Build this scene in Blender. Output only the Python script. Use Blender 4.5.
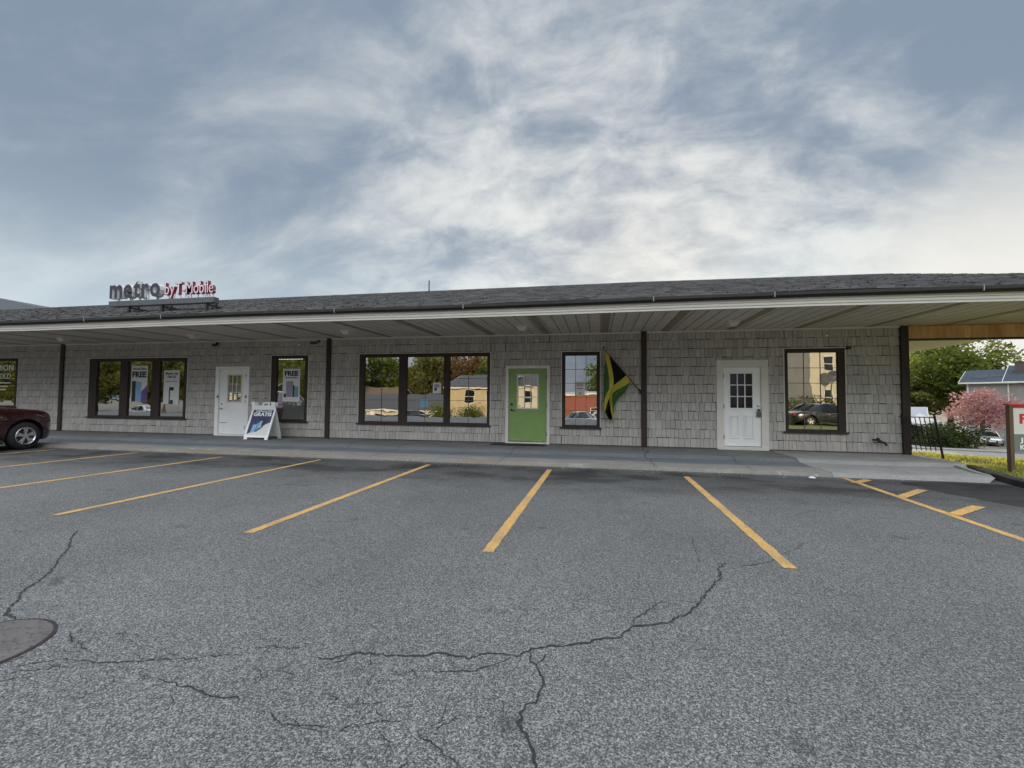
import bpy, bmesh, math, random
from mathutils import Vector, Matrix, noise as mnoise
random.seed(11)
S = bpy.context.scene
for o in list(bpy.data.objects): bpy.data.objects.remove(o, do_unlink=True)
COL = S.collection
R = math.radians

# ------------------------------------------------------------------ camera
cam_d = bpy.data.cameras.new('camera'); cam = bpy.data.objects.new('camera', cam_d); COL.objects.link(cam)
cam_d.sensor_width = 36.0; cam_d.lens = 436/1024*36.0; cam_d.clip_start = 0.05; cam_d.clip_end = 3000
_r = Vector((0.9809, 0.1945, 0.0087)).normalized(); _f = Vector((-0.1947, 0.9800, 0.0399)).normalized()
_u = _r.cross(_f).normalized(); _r = _f.cross(_u)
cam.matrix_world = Matrix(((_r.x, _u.x, -_f.x, 0.0), (_r.y, _u.y, -_f.y, -11.9457), (_r.z, _u.z, -_f.z, 1.1645), (0, 0, 0, 1)))
S.camera = cam

# ------------------------------------------------------------------ sky, sun, exposure
SUN_EL, SUN_AZ = 9.5, 5.0        # low sun behind the building, azimuth measured from +Y towards +X
S.view_settings.view_transform = 'Standard'; S.view_settings.look = 'None'
S.view_settings.exposure = 0.0; S.view_settings.gamma = 1.0; S.view_settings.use_curve_mapping = False
W = bpy.data.worlds.new('World'); S.world = W; W.use_nodes = True
SKX, SKY_ = 3.1, 1.7
def build_world():
    nt = W.node_tree; nt.nodes.clear(); N = nt.nodes.new; L = nt.links.new
    def math_(op, a, b=None, clamp=False):
        n = N('ShaderNodeMath'); n.operation = op; n.use_clamp = clamp
        for i, v in enumerate((a, b)):
            if v is None: continue
            if isinstance(v, (int, float)): n.inputs[i].default_value = v
            else: L(v, n.inputs[i])
        return n.outputs[0]
    def smooth(v, a, b):
        n = N('ShaderNodeMapRange'); n.interpolation_type = 'SMOOTHSTEP'; L(v, n.inputs[0])
        n.inputs[1].default_value = a; n.inputs[2].default_value = b; return n.outputs[0]
    def mix(f, a, b):
        n = N('ShaderNodeMix'); n.data_type = 'RGBA'
        if isinstance(f, (int, float)): n.inputs[0].default_value = f
        else: L(f, n.inputs[0])
        for i, v in ((6, a), (7, b)):
            if isinstance(v, tuple): n.inputs[i].default_value = (*v, 1)
            else: L(v, n.inputs[i])
        return n.outputs[2]
    def noise(vec, sc, det, rough, dist=0.0, lac=2.0):
        n = N('ShaderNodeTexNoise'); L(vec, n.inputs['Vector']); n.inputs['Scale'].default_value = sc
        n.inputs['Detail'].default_value = det; n.inputs['Roughness'].default_value = rough
        n.inputs['Distortion'].default_value = dist; n.inputs['Lacunarity'].default_value = lac; return n.outputs[0]
    tc = N('ShaderNodeTexCoord'); sep = N('ShaderNodeSeparateXYZ'); L(tc.outputs['Generated'], sep.inputs[0])
    x, y, z = sep.outputs
    zc = math_('MAXIMUM', z, 0.0); den = math_('ADD', zc, 0.52)
    comb = N('ShaderNodeCombineXYZ'); L(math_('DIVIDE', x, den), comb.inputs[0]); L(math_('DIVIDE', y, den), comb.inputs[1])
    m1 = N('ShaderNodeMapping'); L(comb.outputs[0], m1.inputs[0])          # drawn out along one wind direction
    m1.inputs['Rotation'].default_value = (0, 0, R(-14)); m1.inputs['Scale'].default_value = (0.62, 1.25, 1.0); m1.inputs['Location'].default_value = (SKX, SKY_, 0)
    big = noise(m1.outputs[0], 1.5, 3.0, 0.5, 0.4)
    mid = noise(m1.outputs[0], 3.6, 9.0, 0.58, 0.5)
    m2 = N('ShaderNodeMapping'); L(comb.outputs[0], m2.inputs[0]); m2.inputs['Rotation'].default_value = (0, 0, R(20)); m2.inputs['Scale'].default_value = (0.8, 1.1, 1.0)
    fine = noise(m2.outputs[0], 8.5, 9.0, 0.62, 0.35)
    # a brighter break in the cloud ahead and to the right, where the low sun lights it from behind
    d = N('ShaderNodeVectorMath'); d.operation = 'DOT_PRODUCT'; L(tc.outputs['Generated'], d.inputs[0])
    d.inputs[1].default_value = Vector((0.06, 0.93, 0.34)).normalized()
    glow = smooth(d.outputs['Value'], 0.70, 0.99)
    c = math_('ADD', math_('MULTIPLY', big, 0.62), math_('MULTIPLY', math_('SUBTRACT', mid, 0.08), 0.62))
    c = math_('ADD', c, math_('MULTIPLY', math_('SUBTRACT', fine, 0.5), math_('ADD', 0.13, math_('MULTIPLY', glow, 0.48))))
    c = math_('ADD', c, math_('MULTIPLY', math_('SUBTRACT', glow, 0.5), 0.12))
    c = math_('SUBTRACT', c, math_('MULTIPLY', smooth(z, 0.30, 0.66), 0.11))
    cov = smooth(c, 0.38, 0.80)
    sky = N('ShaderNodeTexSky'); sky.sky_type = 'NISHITA'; sky.sun_disc = False
    sky.sun_elevation = R(SUN_EL); sky.sun_rotation = R(SUN_AZ); sky.air_density = 1.2; sky.dust_density = 1.5; sky.ozone_density = 1.5
    dark = (2.55, 3.25, 4.25); light = (8.5, 8.65, 8.5)
    cloud = mix(cov, dark, light)
    col = mix(0.9, sky.outputs[0], cloud)
    # paler towards the horizon
    hor = math_('SUBTRACT', 1.0, smooth(z, 0.0, 0.55))
    hor = math_('MULTIPLY', math_('MULTIPLY', math_('MULTIPLY', hor, hor), 0.9), smooth(y, -0.5, 0.35))
    col = mix(hor, col, (6.5, 7.7, 8.35))
    # the low sun thins the cloud to near white along the horizon at the right
    d2 = N('ShaderNodeVectorMath'); d2.operation = 'DOT_PRODUCT'; L(tc.outputs['Generated'], d2.inputs[0])
    d2.inputs[1].default_value = Vector((0.62, 0.77, 0.10)).normalized()
    col = mix(math_('MULTIPLY', smooth(d2.outputs['Value'], 0.945, 0.998), 0.8), col, (9.6, 9.3, 8.5))
    # gain added to the unseen sky overhead and behind the camera, as fill light
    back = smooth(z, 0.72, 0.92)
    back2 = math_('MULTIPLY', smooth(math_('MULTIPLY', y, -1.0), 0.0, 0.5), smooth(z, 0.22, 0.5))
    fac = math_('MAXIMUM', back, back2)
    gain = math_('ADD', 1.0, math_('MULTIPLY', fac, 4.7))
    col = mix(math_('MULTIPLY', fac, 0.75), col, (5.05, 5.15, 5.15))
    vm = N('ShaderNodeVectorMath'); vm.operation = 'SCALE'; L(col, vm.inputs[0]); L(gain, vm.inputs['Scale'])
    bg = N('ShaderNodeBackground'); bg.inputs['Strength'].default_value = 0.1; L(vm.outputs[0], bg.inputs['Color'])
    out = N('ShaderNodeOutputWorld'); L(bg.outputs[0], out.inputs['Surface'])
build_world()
sun_d = bpy.data.lights.new('sun', 'SUN'); sun_d.energy = 5.0; sun_d.angle = R(0.5); sun_d.color = (1.0, 0.80, 0.52)
sun = bpy.data.objects.new('sun', sun_d); COL.objects.link(sun)
_to = Vector((math.sin(R(SUN_AZ))*math.cos(R(SUN_EL)), math.cos(R(SUN_AZ))*math.cos(R(SUN_EL)), math.sin(R(SUN_EL))))
sun.rotation_euler = (-_to).to_track_quat('-Z', 'Y').to_euler(); sun.location = (0, 40, 30)

# ------------------------------------------------------------------ materials
class Mat:
    def __init__(s, name):
        s.m = bpy.data.materials.new(name); s.m.use_nodes = True; s.nt = s.m.node_tree
        s.b = s.nt.nodes['Principled BSDF']; s.tc = None
    def n(s, t): return s.nt.nodes.new(t)
    def l(s, a, b): s.nt.links.new(a, b)
    def co(s, kind='Object'):
        if s.tc is None: s.tc = s.n('ShaderNodeTexCoord')
        return s.tc.outputs[kind]
    def map(s, scale=(1, 1, 1), vec=None, rot=(0, 0, 0)):
        m = s.n('ShaderNodeMapping'); s.l(vec or s.co(), m.inputs[0]); m.inputs['Scale'].default_value = scale; m.inputs['Rotation'].default_value = rot; return m.outputs[0]
    def noise(s, scale, det=4, rough=.55, vec=None, dist=0):
        t = s.n('ShaderNodeTexNoise'); s.l(vec or s.co(), t.inputs['Vector']); t.inputs['Scale'].default_value = scale
        t.inputs['Detail'].default_value = det; t.inputs['Roughness'].default_value = rough; t.inputs['Distortion'].default_value = dist; return t.outputs[0]
    def vor(s, scale, feat='F1', vec=None, out='Distance'):
        t = s.n('ShaderNodeTexVoronoi'); s.l(vec or s.co(), t.inputs['Vector']); t.inputs['Scale'].default_value = scale; t.feature = feat; return t.outputs[out]
    def rng(s, v, a, b, c=0., d=1.):
        t = s.n('ShaderNodeMapRange'); s.l(v, t.inputs[0])
        for i, q in enumerate((a, b, c, d)): t.inputs[i+1].default_value = q
        return t.outputs[0]
    def math(s, op, a, b=0., clamp=False):
        t = s.n('ShaderNodeMath'); t.operation = op; t.use_clamp = clamp
        for i, v in enumerate((a, b)):
            if isinstance(v, (int, float)): t.inputs[i].default_value = v
            else: s.l(v, t.inputs[i])
        return t.outputs[0]
    def mix(s, f, a, b, mode='MIX'):
        t = s.n('ShaderNodeMix'); t.data_type = 'RGBA'; t.blend_type = mode
        if isinstance(f, (int, float)): t.inputs[0].default_value = f
        else: s.l(f, t.inputs[0])
        for i, v in ((6, a), (7, b)):
            if isinstance(v, tuple): t.inputs[i].default_value = (*v[:3], 1)
            else: s.l(v, t.inputs[i])
        return t.outputs[2]
    def scale(s, col, f):
        t = s.n('ShaderNodeVectorMath'); t.operation = 'SCALE'
        if isinstance(col, tuple): t.inputs[0].default_value = col[:3]
        else: s.l(col, t.inputs[0])
        s.l(f, t.inputs['Scale']); return t.outputs[0]
    def attr(s, name, out='Fac'):
        t = s.n('ShaderNodeAttribute'); t.attribute_name = name; return t.outputs[out]
    def sep(s, vec=None):
        t = s.n('ShaderNodeSeparateXYZ'); s.l(vec or s.co(), t.inputs[0]); return t.outputs
    def base(s, v):
        if isinstance(v, tuple): s.b.inputs['Base Color'].default_value = (*v[:3], 1)
        else: s.l(v, s.b.inputs['Base Color'])
    def bump(s, h, strength=.3, dist=.01):
        t = s.n('ShaderNodeBump'); t.inputs['Strength'].default_value = strength; t.inputs['Distance'].default_value = dist
        s.l(h, t.inputs['Height']); s.l(t.outputs[0], s.b.inputs['Normal'])
    def rough(s, v):
        if isinstance(v, (int, float)): s.b.inputs['Roughness'].default_value = v
        else: s.l(v, s.b.inputs['Roughness'])

def simple(name, col, rough=.55, metal=0., var=.12, nscale=3., bump=0., spec=.5, coat=0.):
    m = Mat(name); v = m.noise(nscale, 5, .6)
    m.base(m.scale(col, m.rng(v, .3, .7, 1-var, 1+var))); m.rough(m.rng(m.noise(nscale*2.7, 3), .3, .7, max(.02, rough-.08), min(1, rough+.08)))
    m.b.inputs['Metallic'].default_value = metal; m.b.inputs['Specular IOR Level'].default_value = spec
    if coat: m.b.inputs['Coat Weight'].default_value = coat; m.b.inputs['Coat Roughness'].default_value = .04
    if bump: m.bump(m.noise(nscale*12, 4), bump, .004)
    return m.m

def mat_asphalt(name, dark=1.0, contrast=1.0):
    m = Mat(name)
    gsep = m.sep(m.vor(165, 'F1', out='Color')); g1 = m.sep(m.vor(230, 'F1', out='Color'))[1]
    g2 = m.noise(230, 2, .7); g3 = m.noise(60, 4, .75)
    v = m.math('ADD', m.math('MULTIPLY', m.rng(gsep[0], .45, 1.0), .62*contrast), m.math('MULTIPLY', m.rng(g1, .4, 1.0), .38*contrast))
    v = m.math('ADD', m.math('MULTIPLY', v, .31), .048)
    v = m.math('MULTIPLY', v, m.rng(g3, .25, .75, .68, 1.3))
    big = m.noise(.35, 5, .6); v = m.math('MULTIPLY', v, m.rng(big, .3, .7, .86, 1.12))
    patch = m.noise(1.3, 6, .7); v = m.math('MULTIPLY', v, m.rng(patch, .3, .7, .9, 1.08))
    # oil and tyre stains where the cars stop; lot also darkens evenly towards the kerb
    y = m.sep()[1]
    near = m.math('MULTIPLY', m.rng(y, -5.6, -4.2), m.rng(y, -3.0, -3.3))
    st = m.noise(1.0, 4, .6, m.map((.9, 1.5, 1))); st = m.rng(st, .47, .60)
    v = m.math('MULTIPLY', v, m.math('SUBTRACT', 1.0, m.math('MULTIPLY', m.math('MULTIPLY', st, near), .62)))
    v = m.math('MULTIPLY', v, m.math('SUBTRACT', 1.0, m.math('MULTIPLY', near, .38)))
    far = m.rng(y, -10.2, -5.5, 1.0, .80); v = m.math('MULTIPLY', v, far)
    xs = m.math('FRACT', m.math('DIVIDE', m.math('ADD', m.sep()[0], 60.94), 2.49)); lane = m.math('SUBTRACT', 1.0, m.math('MULTIPLY', m.math('ABSOLUTE', m.math('SUBTRACT', xs, .5)), 2.0))
    drip = m.math('MULTIPLY', m.math('MULTIPLY', m.rng(lane, .45, .95), m.rng(y, -7.6, -5.0)), m.rng(m.noise(2.3, 5, .7), .48, .66))
    v = m.math('MULTIPLY', v, m.math('SUBTRACT', 1.0, m.math('MULTIPLY', drip, .30)))
    spots = m.rng(m.noise(3.1, 2, .5), .70, .76); v = m.math('MULTIPLY', v, m.math('SUBTRACT', 1.0, m.math('MULTIPLY', spots, .35)))
    v = m.math('MULTIPLY', v, dark)
    m.base(m.scale((1.0, 1.0, .985), v)); m.rough(.86); m.b.inputs['Specular IOR Level'].default_value = .35
    h = m.math('ADD', m.math('MULTIPLY', gsep[0], .6), m.math('MULTIPLY', g2, .7)); m.bump(h, .7, .006)
    return m.m

def mat_concrete(name, col, stain=(.5, .5, .5), amt=.5):
    m = Mat(name); a = m.noise(1.4, 7, .65, m.map((1, 2, 1))); b = m.noise(22, 5, .7)
    c = m.mix(m.math('MULTIPLY', m.rng(a, .42, .68), amt), col, stain)
    c = m.scale(c, m.rng(b, .25, .75, .78, 1.2)); m.base(c); m.rough(.85); m.bump(b, .35, .006)
    return m.m

def mat_kerb():
    m = Mat('worn_kerb'); x, y, z = m.sep()
    a = m.noise(2.2, 7, .7, m.map((1, 2.5, 1))); b = m.noise(25, 5, .7); c2 = m.noise(.5, 4, .6)
    c = m.mix(m.rng(a, .45, .65), (.20, .195, .185), (.275, .255, .22))
    edge = m.math('MULTIPLY', m.rng(y, -2.82, -2.93), m.rng(x, 3.0, .5))
    c = m.mix(m.math('MULTIPLY', edge, m.rng(c2, .38, .62, .05, .8)), c, (.20, .165, .105))
    chip = m.rng(m.noise(5, 5, .7), .6, .68); c = m.mix(m.math('MULTIPLY', chip, .6), c, (.42, .41, .38))
    m.base(m.scale(c, m.rng(b, .25, .75, .8, 1.2))); m.rough(.85); m.bump(b, .4, .008)
    return m.m

def mat_shake():
    m = Mat('grey_wood_shake'); t = m.attr('tint')
    g = m.noise(5, 6, .7, m.map((9, 9, .8))); f = m.noise(2.2, 4, .6)
    v = m.math('MULTIPLY', m.rng(t, 0, 1, .89, 1.10), m.math('MULTIPLY', m.rng(g, .3, .7, .84, 1.14), m.rng(f, .3, .7, .93, 1.07)))
    c = m.mix(m.rng(m.noise(.8, 3), .3, .7), (.42, .402, .38), (.445, .415, .38))
    m.base(m.scale(c, v)); m.rough(.8); m.b.inputs['Specular IOR Level'].default_value = .25; m.bump(g, .35, .006)
    return m.m

def mat_shingle(name='roof_shingles', dark=1.0):
    m = Mat(name); t = m.attr('tint'); g = m.noise(90, 3, .7); b = m.noise(.6, 5, .6)
    v = m.math('MULTIPLY', m.rng(t, 0, 1, .55, 1.45), m.math('MULTIPLY', m.rng(g, .25, .75, .6, 1.4), m.rng(b, .3, .7, .85, 1.15)))
    m.base(m.scale((.092*dark, .09*dark, .09*dark), v)); m.rough(.9); m.bump(g, .5, .006); return m.m

def mat_paint_line():
    m = Mat('yellow_road_paint'); a = m.noise(38, 6, .75); b = m.noise(1.7, 4, .6)
    gr = m.sep(m.vor(120, 'F1', out='Color'))[0]
    w = m.math('ADD', m.math('ADD', m.math('MULTIPLY', a, .40), m.math('MULTIPLY', b, .34)), m.math('MULTIPLY', gr, .20))
    w = m.rng(w, .42, .53)
    c = m.mix(m.rng(m.noise(6, 4), .3, .7), (.56, .31, .065), (.70, .39, .085))
    c = m.scale(c, m.rng(gr, 0, 1, .82, 1.1))
    m.base(m.mix(m.math('MULTIPLY', w, .75), c, (.13, .125, .12))); m.rough(.75); m.bump(gr, .4, .004); return m.m

def mat_glass(name='window_glass', refl=.54, tint=(.5, .53, .5)):
    m = Mat(name); nt = m.nt; nt.nodes.remove(m.b)
    g = m.n('ShaderNodeBsdfGlossy'); g.inputs['Roughness'].default_value = .0; g.inputs['Color'].default_value = (.95, .96, .97, 1)
    t = m.n('ShaderNodeBsdfTransparent'); t.inputs['Color'].default_value = (*tint, 1)
    bp = m.n('ShaderNodeBump'); bp.inputs['Strength'].default_value = .16; bp.inputs['Distance'].default_value = .01
    m.l(m.noise(1.6, 2, .4), bp.inputs['Height']); m.l(bp.outputs[0], g.inputs['Normal'])
    x = m.n('ShaderNodeMixShader'); lw = m.n('ShaderNodeFresnel'); lw.inputs[0].default_value = 1.5
    m.l(m.rng(lw.outputs[0], .04, .5, refl, 1.0), x.inputs[0]); m.l(t.outputs[0], x.inputs[1]); m.l(g.outputs[0], x.inputs[2])
    m.l(x.outputs[0], nt.nodes['Material Output'].inputs[0]); return m.m

def mat_leaf(name, c1, c2, trans=.45):
    m = Mat(name); t = m.attr('tint'); c = m.mix(t, c1, c2); m.base(c); m.rough(.65); m.b.inputs['Specular IOR Level'].default_value = .25
    tr = m.n('ShaderNodeBsdfTranslucent'); m.l(m.mix(.3, c, tuple(min(1, q*2.2) for q in c2)), tr.inputs['Color'])
    x = m.n('ShaderNodeMixShader'); x.inputs[0].default_value = trans
    m.l(m.b.outputs[0], x.inputs[1]); m.l(tr.outputs[0], x.inputs[2]); m.l(x.outputs[0], m.nt.nodes['Material Output'].inputs[0]); return m.m

def mat_wood(name, c1, c2, sc=(14, 14, 1.2), var=True):
    m = Mat(name); g = m.noise(1.5, 6, .7, m.map(sc)); k = m.noise(.9, 3, .6, m.map((3, 3, .4)))
    c = m.mix(m.rng(m.math('ADD', m.math('MULTIPLY', g, .6), m.math('MULTIPLY', k, .4)), .36, .64), c1, c2)
    m.base(c); m.rough(.7); m.bump(g, .2, .004); return m.m

def mat_bark():
    m = Mat('bark'); g = m.noise(4, 6, .7, m.map((4, 4, .8))); m.base(m.mix(m.rng(g, .3, .7), (.05, .038, .028), (.16, .125, .095))); m.rough(.9); m.bump(g, .8, .03); return m.m

def mat_ground(name, c1, c2, sc=2.):
    m = Mat(name); a = m.noise(sc, 8, .7); m.base(m.mix(m.rng(a, .3, .7), c1, c2)); m.rough(.95); m.bump(m.noise(sc*20, 4), .5, .02); return m.m

def emis(name, col, s):
    m = Mat(name); m.base((.8, .8, .8)); m.b.inputs['Emission Color'].default_value = (*col, 1); m.b.inputs['Emission Strength'].default_value = s; return m.m

def mat_flag():
    m = Mat('flag_cloth'); u, v, _ = m.sep(m.co('UV'))
    d1 = m.math('ABSOLUTE', m.math('SUBTRACT', u, v)); d2 = m.math('ABSOLUTE', m.math('SUBTRACT', m.math('ADD', u, v), 1.0))
    cross = m.math('LESS_THAN', m.math('MINIMUM', d1, d2), .115)
    # u along the hoist, v along the fly; the triangles at v=0 and v=1 are black, the other two green
    side = m.math('GREATER_THAN', m.math('ABSOLUTE', m.math('SUBTRACT', u, .5)), m.math('ABSOLUTE', m.math('SUBTRACT', v, .5)))
    c = m.mix(side, (.008, .008, .010), (.07, .165, .045)); c = m.mix(cross, c, (.62, .54, .08))
    w = m.noise(260, 2, .6); c = m.scale(c, m.rng(w, .3, .7, .9, 1.1)); m.base(c); m.rough(.75); m.b.inputs['Specular IOR Level'].default_value = .2
    tr = m.n('ShaderNodeBsdfTranslucent'); m.l(c, tr.inputs['Color']); x = m.n('ShaderNodeMixShader'); x.inputs[0].default_value = .25
    m.l(m.b.outputs[0], x.inputs[1]); m.l(tr.outputs[0], x.inputs[2]); m.l(x.outputs[0], m.nt.nodes['Material Output'].inputs[0]); return m.m

def mat_siding(name, c, step=.12):
    m = Mat(name); z = m.sep()[2]; fr = m.math('FRACT', m.math('DIVIDE', z, step)); m.bump(fr, .8, .02)
    v = m.noise(1.3, 5, .6); m.base(m.scale(c, m.rng(v, .3, .7, .9, 1.08))); m.rough(.6); return m.m

def mat_steel_cover():
    m = Mat('rusty_iron'); a = m.noise(6, 6, .7); v = m.vor(26, 'F1'); m.base(m.mix(m.rng(a, .35, .65), (.075, .066, .063), (.12, .105, .10))); m.rough(.7)
    m.bump(m.math('ADD', m.rng(v, .2, .5), m.math('MULTIPLY', a, .4)), .9, .010); return m.m

M = {}
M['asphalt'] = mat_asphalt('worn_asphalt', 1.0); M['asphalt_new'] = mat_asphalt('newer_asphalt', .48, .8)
M['street'] = mat_ground('street_asphalt', (.20, .19, .18), (.26, .25, .23), 1.2)
M['crack'] = simple('crack_dirt', (.022, .021, .02), .95, var=.3, nscale=20)
M['line'] = mat_paint_line()
M['walk'] = mat_concrete('sidewalk_concrete', (.165, .165, .163), (.105, .105, .103), .8)
M['walk_paint'] = mat_concrete('blue_grey_sealed_concrete', (.115, .13, .148), (.165, .17, .175), .75)
M['walk_new'] = mat_concrete('newer_concrete', (.30, .295, .28), (.22, .22, .215), .75)
M['kerb'] = mat_kerb()
M['shake'] = mat_shake(); M['shingle'] = mat_shingle()
M['backing'] = simple('dark_sheathing', (.085, .08, .074), .95)
M['brown'] = mat_wood('dark_brown_trim', (.024, .014, .011), (.042, .026, .021))
M['cream'] = simple('cream_aluminium', (.64, .61, .55), .5, var=.06, nscale=.8)
M['soffit'] = simple('cream_soffit_vinyl', (.58, .525, .46), .55, var=.07, nscale=.7); M['ceil'] = simple('peach_ceiling_vinyl', (.86, .75, .66), .55, var=.05, nscale=.7)
M['band'] = mat_wood('brown_soffit_batten', (.25, .20, .15), (.33, .265, .20), (1.2, 14, 14))
M['gutter'] = simple('dark_brown_gutter', (.016, .013, .012), .65, var=.2)
M['strap'] = simple('grey_gutter_strap', (.30, .30, .30), .5); M['white'] = simple('white_paint', (.86, .86, .84), .5, var=.05, nscale=2)
M['offwhite'] = simple('offwhite_paint', (.68, .65, .58), .5, var=.06, nscale=2)
M['green'] = simple('apple_green_paint', (.215, .34, .105), .5, var=.06, nscale=2.5)
M['glass'] = mat_glass(); M['glass_clear'] = mat_glass('shop_glass', .50, (.8, .82, .8)); M['glass_dark'] = mat_glass('dark_door_glass', .035, (.25, .25, .25))
M['black'] = simple('black_metal', (.012, .012, .013), .4, var=.2); M['rubber'] = simple('black_rubber', (.016, .016, .017), .8, var=.25, nscale=9)
M['chrome'] = simple('brushed_metal', (.55, .55, .56), .25, 1.0, .06); M['greymetal'] = simple('dark_grey_metal', (.105, .11, .12), .5, .3, .12)
M['beam'] = mat_wood('raw_stained_plywood', (.40, .17, .06), (.78, .47, .24), (4.5, 4.5, .45))
M['timber'] = mat_wood('brown_timber_post', (.08, .045, .028), (.15, .09, .055))
M['flag'] = mat_flag(); M['bark'] = mat_bark()
M['ground'] = mat_ground('bare_ground', (.12, .11, .085), (.19, .175, .14), .7)
M['lawn'] = mat_ground('lawn_soil', (.10, .12, .03), (.17, .17, .05), 3.)
M['grass'] = mat_leaf('grass_blade', (.17, .20, .035), (.50, .52, .12), .5)
M['room'] = simple('shop_interior', (.16, .15, .13), .8); M['roomfloor'] = simple('shop_floor', (.13, .11, .09), .6)
M['tube'] = emis('lit_fluorescent_tube', (1, .97, .88), 3.0)
M['diffuser'] = simple('lamp_diffuser', (.62, .60, .54), .35)
M['paper'] = simple('printed_paper', (.68, .68, .66), .6, var=.03); M['ink'] = simple('black_ink', (.02, .02, .025), .6)
M['purple'] = simple('purple_print', (.16, .07, .30), .55); M['navy'] = simple('dark_blue_print', (.022, .022, .105), .5)
M['lilac'] = simple('grey_lilac_print', (.30, .28, .36), .55); M['sky_print'] = simple('pale_blue_print', (.22, .42, .62), .5); M['teal'] = simple('teal_print', (.12, .30, .40), .5)
M['pink'] = simple('red_ink', (.45, .05, .12), .6)
M['red'] = simple('red_sign_paint', (.45, .03, .035), .5); M['plastic'] = simple('white_plastic', (.72, .73, .74), .45, var=.04)
M['letter'] = simple('dark_purple_grey_letter_face', (.032, .028, .042), .5); M['letter_side'] = simple('pale_letter_return', (.62, .62, .63), .4)
M['letter_red'] = simple('faded_red_letter_edge', (.30, .03, .06), .5); M['letter_pale'] = simple('faded_pale_letter_face', (.70, .66, .68), .5)
M['sign_green'] = simple('grey_green_sign_band', (.16, .19, .17), .55)
M['steel'] = simple('iron_railing', (.012, .011, .011), .55, .2)
M['iron'] = mat_steel_cover(); M['carred'] = simple('dark_red_car_paint', (.034, .0025, .005), .28, .2, .05, coat=1.0)
M['carglass'] = simple('car_glass', (.012, .014, .016), .06, spec=.8); M['lens'] = simple('headlamp_lens', (.45, .47, .5), .12, .2); M['taillens'] = simple('tail_lamp_lens', (.30, .015, .015), .2)
M['rim'] = simple('alloy_rim', (.62, .62, .63), .28, .85, .05); M['carplastic'] = simple('black_car_plastic', (.018, .018, .019), .6)
M['carsilver'] = simple('silver_car_paint', (.48, .47, .44), .3, .5, .05, coat=1.); M['carwhite'] = simple('white_car_paint', (.72, .72, .70), .3, coat=1.); M['carblack'] = simple('black_car_paint', (.012, .012, .014), .25, coat=1.)
M['cream_siding'] = mat_siding('cream_siding', (.60, .55, .43)); M['yellow_siding'] = mat_siding('yellow_siding', (.56, .47, .30)); M['grey_siding'] = mat_siding('grey_siding', (.30, .285, .27)); M['brick'] = mat_siding('red_block_wall', (.26, .075, .05), .2)
M['roof_dark'] = mat_ground('dark_roof_shingles', (.045, .05, .058), (.085, .09, .10), 9); M['roof_blue'] = mat_ground('blue_grey_roof_shingles', (.03, .04, .055), (.055, .068, .088), 9); M['roof_brown'] = mat_ground('brown_roof_shingles', (.11, .075, .05), (.17, .12, .08), 9)
M['solar'] = simple('solar_panel_cells', (.05, .06, .075), .2, .1, .1); M['chimney'] = mat_siding('chimney_brick', (.12, .09, .08), .08)
M['canvas'] = simple('white_canvas', (.50, .49, .47), .7); M['greyroof'] = simple('grey_metal_roof', (.30, .31, .33), .5)
M['leaf_green'] = mat_leaf('leaf_green', (.02, .045, .01), (.20, .235, .035)); M['leaf_olive'] = mat_leaf('leaf_olive', (.05, .07, .015), (.20, .20, .05)); M['leaf_brown'] = mat_leaf('leaf_russet', (.08, .05, .02), (.22, .14, .06))
M['leaf_pink'] = mat_leaf('blossom_pink', (.20, .07, .075), (.50, .29, .27), .35); M['leaf_dark'] = mat_leaf('leaf_dark', (.016, .03, .007), (.07, .09, .02), .3)

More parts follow.
